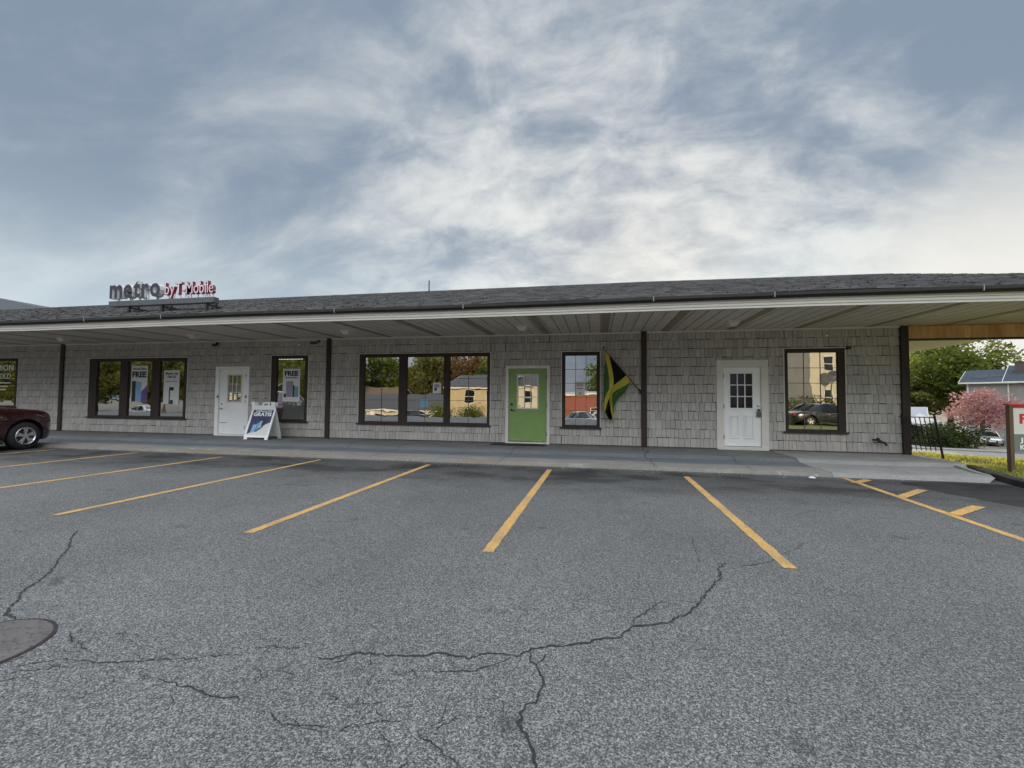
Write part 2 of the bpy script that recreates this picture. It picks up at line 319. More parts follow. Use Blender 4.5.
# ------------------------------------------------------------------ mesh helpers
ORG = {}
class MB:
    """collects boxes, bars, tubes and polygons in world coordinates; build() links them as ONE mesh object"""
    def __init__(s): s.v = []; s.f = []; s.mi = []; s.tint = []; s.cm = 0
    def mat(s, i): s.cm = i; return s
    def add(s, verts, faces, t=None):
        b = len(s.v); s.v += [tuple(v) for v in verts]; s.f += [tuple(b+i for i in f) for f in faces]
        s.mi += [s.cm]*len(faces); s.tint += [random.random() if t is None else t]*len(faces); return s
    def box(s, x0, x1, y0, y1, z0, z1, t=None):
        return s.add([(x0,y0,z0),(x1,y0,z0),(x1,y1,z0),(x0,y1,z0),(x0,y0,z1),(x1,y0,z1),(x1,y1,z1),(x0,y1,z1)],
                     [(0,3,2,1),(4,5,6,7),(0,1,5,4),(1,2,6,5),(2,3,7,6),(3,0,4,7)], t)
    def quad(s, a, b, c, d, t=None): return s.add([a,b,c,d], [(0,1,2,3)], t)
    def bar(s, p0, p1, w, h, up=(0,0,1)):
        p0, p1 = Vector(p0), Vector(p1); d = (p1-p0).normalized(); u = Vector(up); r = d.cross(u)
        if r.length < 1e-4: r = d.cross(Vector((1,0,0)))
        r.normalize(); u = r.cross(d); vs = []
        for p in (p0, p1):
            for a, b in ((-1,-1),(1,-1),(1,1),(-1,1)): vs.append(p+r*(a*w/2)+u*(b*h/2))
        return s.add(vs, [(3,2,1,0),(4,5,6,7),(0,1,5,4),(1,2,6,5),(2,3,7,6),(3,0,4,7)])
    def tube(s, p0, p1, r0, r1=None, n=10, cap=True):
        r1 = r0 if r1 is None else r1; p0, p1 = Vector(p0), Vector(p1); d = (p1-p0).normalized()
        a = d.cross(Vector((0,0,1)));  a = d.cross(Vector((1,0,0))) if a.length < 1e-3 else a; a.normalize(); b = d.cross(a); vs = []
        for p, r in ((p0,r0),(p1,r1)):
            for k in range(n): t = 2*math.pi*k/n; vs.append(p+a*(math.cos(t)*r)+b*(math.sin(t)*r))
        fs = [(k,(k+1)%n,n+(k+1)%n,n+k) for k in range(n)]
        if cap: fs += [tuple(range(n-1,-1,-1)), tuple(range(n,2*n))]
        return s.add(vs, fs)
    def prism(s, poly, axis, a, b, t=None):
        """poly: list of 2-D points; axis 0/1/2 is the extrusion axis"""
        n = len(poly); vs = []
        for q in (a, b):
            for (u, v) in poly: vs.append({0:(q,u,v),1:(u,q,v),2:(u,v,q)}[axis])
        return s.add(vs, [tuple(range(n-1,-1,-1)), tuple(range(n,2*n))]+[(k,(k+1)%n,n+(k+1)%n,n+k) for k in range(n)], t)
    def lathe(s, prof, c=(0,0,0), n=16, axis='z'):
        vs = []; c = Vector(c)
        for (r, h) in prof:
            for k in range(n):
                t = 2*math.pi*k/n
                vs.append(c+Vector({'z':(r*math.cos(t),r*math.sin(t),h),'y':(r*math.cos(t),h,r*math.sin(t)),'x':(h,r*math.cos(t),r*math.sin(t))}[axis]))
        fs = [(i*n+k,i*n+(k+1)%n,(i+1)*n+(k+1)%n,(i+1)*n+k) for i in range(len(prof)-1) for k in range(n)]
        return s.add(vs, fs+[tuple(range(n-1,-1,-1)), tuple(range((len(prof)-1)*n, len(prof)*n))])
    def build(s, name, mats, parent=None, bevel=0., smooth=False, fixn=False):
        o = Vector((0,0,0)) if parent is None else ORG[parent.name]
        me = bpy.data.meshes.new(name); me.from_pydata([tuple(Vector(v)-o) for v in s.v], [], s.f)
        if not isinstance(mats, (list, tuple)): mats = [mats]
        for m in mats: me.materials.append(m)
        me.polygons.foreach_set('material_index', s.mi)
        at = me.attributes.new('tint', 'FLOAT', 'FACE'); at.data.foreach_set('value', s.tint)
        if fixn or bevel:
            bm = bmesh.new(); bm.from_mesh(me); bmesh.ops.recalc_face_normals(bm, faces=bm.faces); bm.to_mesh(me); bm.free()
        if smooth: me.polygons.foreach_set('use_smooth', [True]*len(me.polygons))
        ob = bpy.data.objects.new(name, me); COL.objects.link(ob)
        if bevel:
            b = ob.modifiers.new('bevel', 'BEVEL'); b.width = bevel; b.segments = 2; b.limit_method = 'ANGLE'
        if parent is not None: ob.parent = parent; ORG[ob.name] = o
        return ob
def B(x0,x1,y0,y1,z0,z1): return MB().box(x0,x1,y0,y1,z0,z1)
def tag(o, label, cat, group=None):
    o['label'] = label; o['category'] = cat
    if group: o['group'] = group
    return o
def thing(name, loc, label, cat, group=None):
    o = bpy.data.objects.new(name, None); o.empty_display_size = .2; COL.objects.link(o); o.location = loc; ORG[o.name] = Vector(loc); return tag(o, label, cat, group)
def place(o):                                   # top-level mesh: move the origin to its base
    me = o.data; n = len(me.vertices); xs = [v.co for v in me.vertices]
    c = Vector((sum(v.x for v in xs)/n, sum(v.y for v in xs)/n, min(v.z for v in xs)))
    me.transform(Matrix.Translation(-c)); o.location = c; ORG[o.name] = c; return o
def struct(o, kind='structure'): o['kind'] = kind; return o
def copy_tree(root, loc, rz=0., label=None, recolor=None):
    def cp(o, p):
        c = o.copy(); COL.objects.link(c)
        if p is not None: c.parent = p
        if recolor and o.data is not None and any(k in [m.name for m in o.data.materials if m] for k in recolor):
            c.data = o.data.copy()
            for i, m in enumerate(c.data.materials):
                if m.name in recolor: c.data.materials[i] = recolor[m.name]
        for ch in list(o.children): cp(ch, c)
        return c
    r = cp(root, None); r.location = loc; r.rotation_euler = (0, 0, rz)
    if label: r['label'] = label
    return r

DG = None
def text_geo(body, size, extrude=.01, bold=0.):
    """verts/faces of a word facing -Y, baseline at z=0, left edge at x=0"""
    c = bpy.data.curves.new('t', 'FONT'); c.body = body; c.size = size; c.extrude = extrude; c.offset = bold*size; c.resolution_u = 3
    o = bpy.data.objects.new('t', c); COL.objects.link(o); dg = bpy.context.evaluated_depsgraph_get(); dg.update()
    me = bpy.data.meshes.new_from_object(o.evaluated_get(dg)); vs = [v.co.copy() for v in me.vertices]; fs = [tuple(p.vertices) for p in me.polygons]; ns = [p.normal.z for p in me.polygons]
    bpy.data.objects.remove(o, do_unlink=True); bpy.data.curves.remove(c); bpy.data.meshes.remove(me)
    x0 = min(v.x for v in vs); return [(v.x-x0, -v.z, v.y) for v in vs], fs, max(v.x for v in vs)-x0, ns
def put_text(mb, body, x, y, z, width=None, height=.1, depth=.002, bold=.012, align='l', face_mat=0, side_mat=None, xf=None):
    vs, fs, w, ns = text_geo(body, 1.0, depth, bold); k = height/.70; kx = (width/w) if width else k
    W_ = w*kx; dx = {'l': 0, 'c': -W_/2, 'r': -W_}[align]
    vs = [(x+dx+a*kx, y+b, z+c*k) for a, b, c in vs]
    if xf: vs = [xf(Vector(v)) for v in vs]
    b0 = len(mb.v); mb.v += [tuple(v) for v in vs]; mb.f += [tuple(b0+i for i in f) for f in fs]
    mb.mi += [face_mat if (side_mat is None or n > .5) else side_mat for n in ns]; mb.tint += [.5]*len(fs); return W_

# ------------------------------------------------------------------ terrain, lot, street
def sst(t, a, b):
    t = max(0., min(1., (t-a)/(b-a))); return t*t*(3-2*t)
def lerp(a, b, t): return a+(b-a)*t
def terrain(x, y):
    t = (x-8)*.64+y*.77; k = sst(x, 6.8, 8.5)
    if t < .3: zr = -.11
    elif t < 16: zr = -.11-2.09*sst(t, .3, 16)
    else: zr = lerp(-2.2, -3.15, min(1, (t-16)/41.))
    if t > 57: zr = -3.15
    z = lerp(-.2, zr, k) if y > -8 else -.2
    if y > 18: z = lerp(z, zr, sst(y, 18, 30))
    z = lerp(z, -1.2, sst(-y, 20, 29))
    return z
KERB = [(7.32,-1.35),(7.2,-1.75),(7.02,-2.3),(6.87,-2.76),(6.66,-3.5),(6.55,-4.5),(6.5,-6),(6.5,-12),(6.5,-20)]
def grid_sheet(name, xs, ys, zf, mat, mask=None):
    mb = MB(); idx = {}
    for i, x in enumerate(xs):
        for j, y in enumerate(ys): idx[i,j] = len(mb.v); mb.v.append((x, y, zf(x, y)))
    for i in range(len(xs)-1):
        for j in range(len(ys)-1):
            if mask and not mask((xs[i]+xs[i+1])/2, (ys[j]+ys[j+1])/2): continue
            mb.f.append((idx[i,j], idx[i+1,j], idx[i+1,j+1], idx[i,j+1])); mb.mi.append(0); mb.tint.append(.5)
    return mb.build(name, mat, smooth=True)
def axis(*segs):
    r = []
    for a, b, st in segs:
        n = max(1, round((b-a)/st)); r += [a+(b-a)*k/n for k in range(n)]
    return r+[segs[-1][1]]
gx = axis((-900,-120,120),(-120,-45,15),(-45,5,5),(5,16,.5),(16,60,3),(60,120,10),(120,900,120))
gy = axis((-900,-120,120),(-120,-30,10),(-30,-18,1),(-18,-6,4),(-6,6,.5),(6,60,3),(60,120,10),(120,900,120))
struct(grid_sheet('ground', gx, gy, lambda x, y: terrain(x, y)-.05, M['ground']))

lot = MB(); poly = [(-46,-22.5),(6.5,-22.5)]+[p for p in reversed(KERB[:-1])]+[(7.3,-2.9),(-46,-2.9)]
poly = [(-46,-22.5),(6.5,-22.5),(6.5,-12),(6.5,-6),(6.55,-4.5),(6.66,-3.5),(6.87,-2.76),(6.87,-2.6),(-46,-2.6)]
lot.add([(x, y, -.155) for x, y in poly], [tuple(range(len(poly)))])
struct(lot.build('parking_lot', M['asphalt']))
patch = [(5.0,-3.35),(5.6,-3.12),(6.62,-3.12),(6.6,-4),(6.5,-5),(6.45,-7.5),(5.5,-7.6),(5.25,-6.4),(5.45,-5.2),(5.15,-4.3)]
def wob(poly, n=6, a=.05):
    out = []
    for i in range(len(poly)):
        p, q = poly[i], poly[(i+1) % len(poly)]
        for k in range(n): out.append((lerp(p[0],q[0],k/n)+random.uniform(-a,a), lerp(p[1],q[1],k/n)+random.uniform(-a,a)))
    return out
pm = MB(); pp = wob(patch, 5, .035); pm.add([(x, y, -.151) for x, y in pp], [tuple(range(len(pp)))]); struct(pm.build('asphalt_patch', M['asphalt_new']))

# kerb beside the lawn
def ribbon_solid(pts, w, z0, z1, mb):
    L = []; Rr = []
    for i, p in enumerate(pts):
        a = Vector(pts[max(0,i-1)]); b = Vector(pts[min(len(pts)-1,i+1)]); d = (b-a).normalized(); nrm = Vector((-d.y, d.x))
        L.append(Vector(p)); Rr.append(Vector(p)+nrm*w)
    n = len(pts); vs = [(v.x,v.y,z0) for v in L]+[(v.x,v.y,z1-.015) for v in L]+[(v.x+(w*.12)*(u.x-v.x)/w,v.y+(w*.12)*(u.y-v.y)/w,z1) for v,u in zip(L,Rr)]+[(v.x,v.y,z1) for v in Rr]+[(v.x,v.y,z0) for v in Rr]
    fs = []
    for i in range(n-1):
        for k in range(4): fs.append((k*n+i, k*n+i+1, (k+1)*n+i+1, (k+1)*n+i))
    fs += [tuple(k*n for k in range(5)), tuple(k*n+n-1 for k in reversed(range(5)))]
    mb.add(vs, fs); return mb
def smooth_path(pts, n=6):
    out = []; P = [Vector(p) for p in pts]
    for i in range(len(P)-1):
        p0, p1, p2, p3 = P[max(0,i-1)], P[i], P[i+1], P[min(len(P)-1,i+2)]
        for k in range(n):
            t = k/n; out.append(tuple(.5*((2*p1)+(p2-p0)*t+(2*p0-5*p1+4*p2-p3)*t*t+(3*p1-p0-3*p2+p3)*t**3)))
    return out+[tuple(P[-1])]
kb = MB(); ribbon_solid(smooth_path(KERB, 5), .16, -.2, -.045, kb); struct(kb.build('lawn_kerb', M['asphalt_new'], fixn=True))
# lawn
lx = axis((6.9,14,.2),(14,26,1.)); ly = axis((-20,-5,1.),(-5,7,.2),(7,14,1.))
def lawn_mask(x, y):
    if y > -1.35: return x > 7.36
    for a, b in zip(KERB, KERB[1:]):
        if b[1] <= y <= a[1]: return x > lerp(a[0], b[0], (y-a[1])/(b[1]-a[1]))+.13
    return False
def lawn_z(x, y): return terrain(x, y)+.03*mnoise.noise(Vector((x*.7, y*.7, 0)))+.02+(.0 if y < -1.3 else -.02)
struct(grid_sheet('lawn', lx, ly, lawn_z, M['lawn'], lawn_mask))
def grass():
    mb = MB(); rnd = random.Random(5); n = 0
    while n < 26000:
        x = rnd.uniform(7.0, 14.5); y = rnd.uniform(-4.2, 3.6)
        if not lawn_mask(x, y): continue
        cl = mnoise.noise(Vector((x*1.6, y*1.6, 3)))
        if rnd.random() > .62+cl: continue
        z = lawn_z(x, y)-.01; h = rnd.uniform(.035, .095)*(1+.6*cl); a = rnd.uniform(0, 6.28); w = rnd.uniform(.006, .011); ln = rnd.uniform(-.05, .05), rnd.uniform(-.05, .05)
        dx, dy = math.cos(a)*w, math.sin(a)*w
        mb.add([(x-dx,y-dy,z),(x+dx,y+dy,z),(x+dx*.6+ln[0]*.5,y+dy*.6+ln[1]*.5,z+h*.6),(x-dx*.6+ln[0]*.5,y-dy*.6+ln[1]*.5,z+h*.6),(x+ln[0],y+ln[1],z+h)], [(0,1,2,3),(3,2,4)], min(1,max(0,.5+cl*.8+rnd.uniform(-.3,.3)))); n += 1
    return mb.build('grass', M['grass'])
struct(grass(), 'stuff')

# street beyond the lawn, with its kerb and far pavement
def strip(name, near, far, mat, dz, n=24):
    mb = MB(); rows = []
    for k in range(n+1):
        t = k/n; a = Vector(near[0]).lerp(Vector(near[1]), t); b = Vector(far[0]).lerp(Vector(far[1]), t)
        rows.append([(p.x, p.y, terrain(p.x, p.y)+dz) for p in (a.lerp(b, q/6) for q in range(7))])
    for k in range(n):
        for q in range(6): mb.quad(rows[k][q], rows[k+1][q], rows[k+1][q+1], rows[k][q+1])
    return struct(mb.build(name, mat, smooth=True, fixn=True))
strip('street', ((2,25.3),(70,16.4)), ((2,40.5),(72,20)), M['street'], .0)
strip('far_pavement', ((2,40.9),(72,20.4)), ((2,46.5),(72,26)), M['walk_new'], .06)
kb2 = MB()
for k in range(20):
    a = Vector((2,40.5)).lerp(Vector((72,20)), k/20); b = Vector((2,40.5)).lerp(Vector((72,20)), (k+1)/20)
    kb2.bar((a.x,a.y+.2,terrain(a.x,a.y)+.0), (b.x,b.y+.2,terrain(b.x,b.y)+.0), .2, .22)
struct(kb2.build('street_kerb', M['kerb']))
# street on the side behind the camera
struct(B(-120,60,-26.4,-23.0,-1.3,-1.17).build('back_street', M['street']))

# ------------------------------------------------------------------ sidewalk
def walk_profile(name, x0, x1, prof, mats, step=.5, xr=None):
    mb = MB(); n = max(1, round((x1-x0)/step)); rows = []
    for k in range(n+1):
        x = x0+(x1-x0)*k/n
        rows.append([(x if xr is None else x0+(xr(y)-x0)*k/n, y+.025*mnoise.noise(Vector((x*.6, y*2, 1))), z+(.012*mnoise.noise(Vector((x*.8, y*1.5, 4))) if -2.95 < y < -.2 else 0)) for y, z in prof])
    for k in range(n):
        for q in range(len(prof)-1):
            mb.mat(mats[q]); mb.quad(rows[k][q], rows[k][q+1], rows[k+1][q+1], rows[k+1][q])
    mb.mat(mats[0]); mb.add(rows[0], [tuple(range(len(prof)))]); mb.add(rows[-1], [tuple(reversed(range(len(prof))))])
    return struct(mb.build(name, [M['walk'], M['walk_paint'], M['kerb'], M['walk_new']], fixn=True))
PROF = [(.05,-.3),(.05,0),(-.35,0),(-.9,-.003),(-1.42,-.008),(-1.5,-.02),(-1.60,-.082),(-2.02,-.09),(-2.2,-.095),(-2.45,-.085),(-2.93,-.088),(-2.99,-.10),(-3.01,-.17),(-3.02,-.3)]
walk_profile('sidewalk', -40, 4.18, PROF, [0,0,0,0,0,1,1,1,2,2,2,2,2])
def walk_edge(y):
    P_ = [(-4,6.5),(-3.02,6.5),(-2.98,6.64),(-2.78,6.84),(-2.25,7.02),(-1.75,7.17),(-1.4,7.28),(.1,7.34)]
    for (a, u), (b, v) in zip(P_, P_[1:]):
        if a <= y <= b: return lerp(u, v, (y-a)/(b-a))
    return 7.34
walk_profile('sidewalk_end', 4.18, 7.3, PROF, [3]*13, .2, walk_edge)
# ------------------------------------------------------------------ painted lines, cracks, manhole
G_L = 'yellow stall lines in front of the shops'
def line(name, pts, w, label):
    mb = MB(); (ax, ay), (bx, by) = pts; d = Vector((bx-ax, by-ay)).normalized(); nr = Vector((-d.y, d.x))*w/2; n = 70; rows = []
    for k in range(n+1):
        c = Vector((ax, ay)).lerp(Vector((bx, by)), k/n); j = nr*(1+random.uniform(-.13, .07)); rows.append(((c.x+j.x, c.y+j.y, -.151), (c.x-j.x, c.y-j.y, -.151)))
    for k in range(n): mb.quad(rows[k][0], rows[k][1], rows[k+1][1], rows[k+1][0])
    return mb, tag
line_specs = [((1.54,-3.62),(1.51,-8.03),'yellow stall line ending nearest the camera, in front of the right white door'),
 ((-.93,-3.42),(-.95,-8.19),'yellow stall line pointing straight at the green door'),
 ((-3.43,-3.4),(-3.39,-8.18),'yellow stall line before the right end of the wide three-pane window'),
 ((-6.0,-3.3),(-5.97,-8.1),'yellow stall line before the left end of the wide three-pane window'),
 ((-8.39,-3.45),(-8.55,-8.1),'yellow stall line running towards the white A-frame board'),
 ((-10.95,-3.3),(-11.1,-8.0),'faint yellow stall line just right of the dark red car'),
 ((-13.52,-3.3),(-13.6,-8.0),'short visible piece of yellow line beside the front wheel of the dark red car')]
for a, b, lab in line_specs:
    mb, _ = line('stall_line', (a, b), .105, lab); o = place(mb.build('stall_line', M['line'])); tag(o, lab, 'painted line', G_L)
hm = MB()
for a, b, w in (((4.30,-3.12),(4.02,-8.1),.10),((4.2,-3.62),(4.62,-3.2),.13),((4.22,-4.72),(4.92,-4.02),.13),((4.18,-5.72),(4.86,-5.13),.13)):
    q, _ = line('', (a, b), w, ''); 
    z = -.147 if w > .11 else -.151
    hm.v, off = hm.v+[(x, y, z) for x, y, _z in q.v], len(hm.v); hm.f += [tuple(off+i for i in f) for f in q.f]; hm.mi += q.mi; hm.tint += q.tint
tag(place(hm.build('hatched_line', M['line'])), 'yellow line with three short slanted bars at the right end of the lot', 'painted line')

CR = {'a':[(-5.076,-8.476),(-4.859,-8.681),(-4.612,-8.852),(-4.321,-9.115),(-4.07,-9.338),(-3.94,-9.48),(-3.856,-9.616),(-3.699,-9.742),(-3.537,-9.884),(-3.394,-9.93)],
'a2':[(-4.176,-9.335),(-4.086,-9.451),(-4.08,-9.52)],'b':[(-2.9,-9.98),(-2.824,-10.028),(-2.711,-10.055),(-2.629,-10.088),(-2.556,-10.108)],
'c':[(-2.816,-10.308),(-2.773,-10.245),(-2.688,-10.194),(-2.626,-10.169),(-2.375,-10.149),(-2.252,-10.108),(-2.143,-10.066),(-2.022,-10.033),(-1.92,-9.995),(-1.775,-9.934)],
'd':[(-2.17,-10.191),(-2.094,-10.209),(-2.037,-10.207),(-1.874,-10.222),(-1.777,-10.232),(-1.66,-10.252),(-1.501,-10.236)],'d0':[(-2.775,-10.34),(-2.719,-10.287),(-2.611,-10.243),(-2.6,-10.186)],
'e':[(-1.81,-9.895),(-1.718,-9.852),(-1.604,-9.857),(-1.501,-9.799)],
'f':[(-1.42,-9.901),(-1.332,-9.89),(-1.241,-9.816),(-1.127,-9.805),(-.981,-9.793),(-.894,-9.764),(-.809,-9.726),(-.657,-9.738),(-.562,-9.67),(-.416,-9.67)],
'g':[(-1.367,-9.975),(-1.283,-9.914),(-1.237,-9.823)],'h':[(-.827,-9.884),(-.764,-9.888),(-.682,-9.856),(-.607,-9.85),(-.523,-9.762),(-.415,-9.675)],
'i':[(-1.416,-10.281),(-1.352,-10.286),(-1.257,-10.332),(-1.117,-10.315),(-.992,-10.3),(-.881,-10.236),(-.76,-10.207)],'j':[(-.667,-10.274),(-.616,-10.206),(-.555,-10.113)],
'k':[(-.868,-10.284),(-.792,-10.331),(-.767,-10.427)],'k2':[(-.726,-10.254),(-.643,-10.3),(-.564,-10.35),(-.494,-10.383)],
'l':[(-.354,-9.612),(-.332,-9.703),(-.295,-9.746),(-.256,-9.845),(-.257,-9.973),(-.319,-10.045),(-.32,-10.126),(-.273,-10.207),(-.221,-10.326),(-.2,-10.5)],'l2':[(-.252,-9.59),(-.281,-9.679),(-.295,-9.746)],
'i2':[(-1.562,-10.017),(-1.413,-10.057),(-1.466,-10.103)],'i3':[(-1.213,-10.115),(-1.13,-10.149),(-1.142,-10.219)],
'm':[(-.42,-9.673),(-.352,-9.585),(-.256,-9.54),(-.108,-9.496),(-.008,-9.424),(.121,-9.366),(.198,-9.242),(.301,-9.187),(.403,-9.154),(.459,-9.084),(.569,-8.979),(.677,-8.779),(.807,-8.523),(.901,-8.36),(.94,-8.163),(1.028,-8.006)],
'n':[(.2,-9.216),(.236,-9.113),(.323,-8.991),(.407,-8.862),(.491,-8.889)],'n2':[(.576,-8.848),(.675,-8.747),(.728,-8.594)],'o':[(.911,-7.303),(.866,-7.602),(.844,-7.859),(.816,-8.089)],
'p':[(1.102,-8.08),(1.271,-7.987),(1.426,-7.881),(1.566,-7.697),(1.727,-7.538),(1.919,-7.29)]}
CW = {'a':.016,'m':.016,'f':.013,'l':.013,'h':.008,'c':.007,'d':.007,'b':.009,'n':.010,'p':.008,'g':.008,'k2':.008,'l2':.008}
ck = MB(); rc = random.Random(3)
for key, pts in CR.items():
    w = CW.get(key, .005); fine = []
    for p, q in zip(pts, pts[1:]):
        p, q = Vector(p), Vector(q); n = max(2, int((q-p).length/.022)); nr = Vector((-(q-p).y, (q-p).x)).normalized()
        for k in range(n): fine.append(p.lerp(q, k/n)+nr*rc.uniform(-.011, .011)*min(1, w/.007))
    fine.append(Vector(pts[-1])); rows = []
    for i, p in enumerate(fine):
        d = (fine[min(len(fine)-1,i+1)]-fine[max(0,i-1)]).normalized(); nr = Vector((-d.y, d.x)); e = min(1, i/3, (len(fine)-1-i)/3) if key not in ('f','m') else min(1, i/3+.5)
        h = w*.47*(.25+.75*e)*rc.uniform(.35, 1.25); rows.append((p+nr*h, p-nr*h))
    for a, b in zip(rows, rows[1:]): ck.quad((a[0].x,a[0].y,-.1515), (a[1].x,a[1].y,-.1515), (b[1].x,b[1].y,-.1515), (b[0].x,b[0].y,-.1515))
def web(n, x0, x1, y0, y1, w):
    for _ in range(n):
        p = Vector((rc.uniform(x0, x1), rc.uniform(y0, y1))); a = rc.choice((0.2, 1.2, 2.3, 3.4, 4.4, 5.4))+rc.uniform(-.4, .4); L_ = rc.randrange(5, 16); prev = None
        for k in range(L_):
            a += rc.uniform(-.75, .75)-.25*math.sin(k*2.1); q = p+Vector((math.cos(a), math.sin(a)))*.024; nr = Vector((-math.sin(a), math.cos(a)))*w*rc.uniform(.25, .7)*min(1, (k+1)/3, (L_-k)/3)
            row = (q+nr, q-nr)
            if prev: ck.quad((prev[0].x,prev[0].y,-.1515),(row[0].x,row[0].y,-.1515),(row[1].x,row[1].y,-.1515),(prev[1].x,prev[1].y,-.1515))
            prev = row; p = q
web(26, -2.4, -.3, -10.55, -9.85, .0028); web(16, -3.1, -2.3, -10.4, -9.95, .003); web(8, -.2, .8, -9.6, -8.6, .0025)
struct(ck.build('pavement_cracks', M['crack']))

mh = thing('manhole_cover', (-3.22,-10.21,-.155), 'round rusty grey iron manhole cover set in the cracked asphalt at left', 'manhole cover')
c = MB().lathe([(.0,.004),(.298,.004),(.305,.001),(.305,-.02)], (-3.22,-10.21,-.15), 40); c.build('lid', M['iron'], mh)
c = MB().lathe([(.308,-.02),(.308,.0045),(.322,.0045),(.326,-.02)], (-3.22,-10.21,-.155), 40); c.f = c.f[:-2]; c.mi = c.mi[:-2]; c.tint = c.tint[:-2]; c.build('ring_frame', M['crack'], mh)

# joints and a jagged crack across the sidewalk, grit along its foot
def walk_z(y):
    for (a, u), (b, v) in zip(PROF[1:], PROF[2:]):
        if b <= y <= a and a != b: return lerp(v, u, (y-b)/(a-b))
    return -.1
jm = MB(); rj = random.Random(14)
def across(x, amp, w):
    prev = None; n = 46; px = x
    for k in range(n+1):
        y = lerp(-.03, -2.985, k/n); px = x+amp*(mnoise.noise(Vector((x, y*2.3, 5)))+.5*mnoise.noise(Vector((x, y*9, 5)))); h = w*rj.uniform(.5, 1.2)
        dz = .012*mnoise.noise(Vector((px*.8, y*1.5, 4))) if -2.95 < y < -.2 else 0
        row = ((px-h, y, walk_z(y)+dz+.0045), (px+h, y, walk_z(y)+dz+.0045))
        if prev: jm.quad(prev[0], row[0], row[1], prev[1])
        prev = row
for x_ in (-20.3,-17.2,-14.1,-11.2,-8.1,-5.0,-2.05,4.17): across(x_, .01, .006)
across(1.1, .13, .009); across(-6.4, .2, .006); across(2.9, .18, .005); across(5.6, .10, .004)
struct(jm.build('sidewalk_joints', M['crack']))
gm_ = MB(); rg = random.Random(77)
for _ in range(420):
    x = rg.uniform(-17, 6.2); y = -3.03-abs(rg.gauss(0, .16)); r = rg.uniform(.004, .013); z = -.155
    gm_.add([(x-r,y,z),(x,y-r*.8,z),(x+r*.9,y,z),(x,y+r,z),(x+r*.1,y,z+r*.9)], [(0,1,4),(1,2,4),(2,3,4),(3,0,4)])
struct(gm_.build('grit', M['walk_new']), 'stuff')

# ------------------------------------------------------------------ the shop building
BL = thing('retail_building', (-6,0,0), 'long single-storey strip of shops with grey shake walls and a dark shingle roof', 'building')
XL, XR = -44.0, 7.02
def ez(x): return .012+.010*math.sin(x*.55)
HT = 3.04
# openings: x0, x1, z0, z1
WIN = {'far':(-22.6,-20.52,.78,2.57),'tripL':(-17.26,-13.22,.49,2.51),'free':(-10.06,-8.77,.47,2.53),'trip':(-7.04,-3.0,.46,2.54),'narrow':(-.98,.035,.46,2.525),'right':(4.53,5.86,.46,2.53)}
DOOR = {'left':(-12.11,-10.86,.0,2.2),'green':(-2.55,-1.31,.0,2.16),'right':(2.95,4.16,-.0,2.26)}
OPEN = list(WIN.values())+list(DOOR.values())
def openings_wall(mb, x0, x1, z0, z1, y0, y1):
    xs = sorted({x0, x1, *[o[0] for o in OPEN], *[o[1] for o in OPEN]}); zs = sorted({z0, z1, *[o[2] for o in OPEN if o[2] > z0], *[o[3] for o in OPEN]})
    for a, b in zip(xs, xs[1:]):
        run = None
        for c_, d in zip(zs, zs[1:]):
            cx, cz = (a+b)/2, (c_+d)/2
            if any(o[0] < cx < o[1] and o[2] < cz < o[3] for o in OPEN):
                if run: mb.box(a, b, y0, y1, *run, .3); run = None
            else: run = (run[0], d) if run else (c_, d)
        if run: mb.box(a, b, y0, y1, *run, .3)
wl = MB().mat(1); openings_wall(wl, XL, XR, -.02, HT+.2, .0, .12)
wl.mat(0); rs = random.Random(8)
def shake(x0, x1, z0, z1, tb, t):
    if x1-x0 < .012 or z1-z0 < .02: return
    wl.add([(x0,-tb,z0),(x1,-tb,z0),(x1,-.001,z0),(x0,-.001,z0),(x0,-.014,z1),(x1,-.014,z1),(x1,-.001,z1),(x0,-.001,z1)], [(3,2,1,0),(0,1,5,4),(1,2,6,5),(0,4,7,3),(4,5,6,7)], t)
NC = 13; ch = (HT-.03)/NC
POSTS = [-18.46,-8.06,1.17]
for r in range(NC):
    x = XL+rs.uniform(0,.15)
    while x < XR:
        w = rs.choice((.085,.10,.11,.125,.14,.155))*rs.uniform(.92,1.08); xe = min(XR, x+w); zj = rs.uniform(-.011,.009)
        z0 = .03+r*ch+(zj if r else 0); z1 = .03+(r+1)*ch-.012; tb = rs.uniform(.026,.038); t = rs.random()
        cuts = sorted({x, xe, *[v for o in OPEN for v in (o[0],o[1]) if x < v < xe]})
        for a, b in zip(cuts, cuts[1:]):
            cx = (a+b)/2; segs = [(z0, z1)]
            for o in OPEN:
                if o[0] < cx < o[1]:
                    ns = []
                    for (p, q) in segs:
                        if o[2] > p: ns.append((p, min(q, o[2])))
                        if o[3] < q: ns.append((max(p, o[3]), q))
                    segs = ns
            for p, q in segs:
                if q > p: shake(a+rs.uniform(.002,.005), b-rs.uniform(.002,.005), p, q, tb, t)
        x = xe
wl.build('wall', [M['shake'], M['backing']], BL)
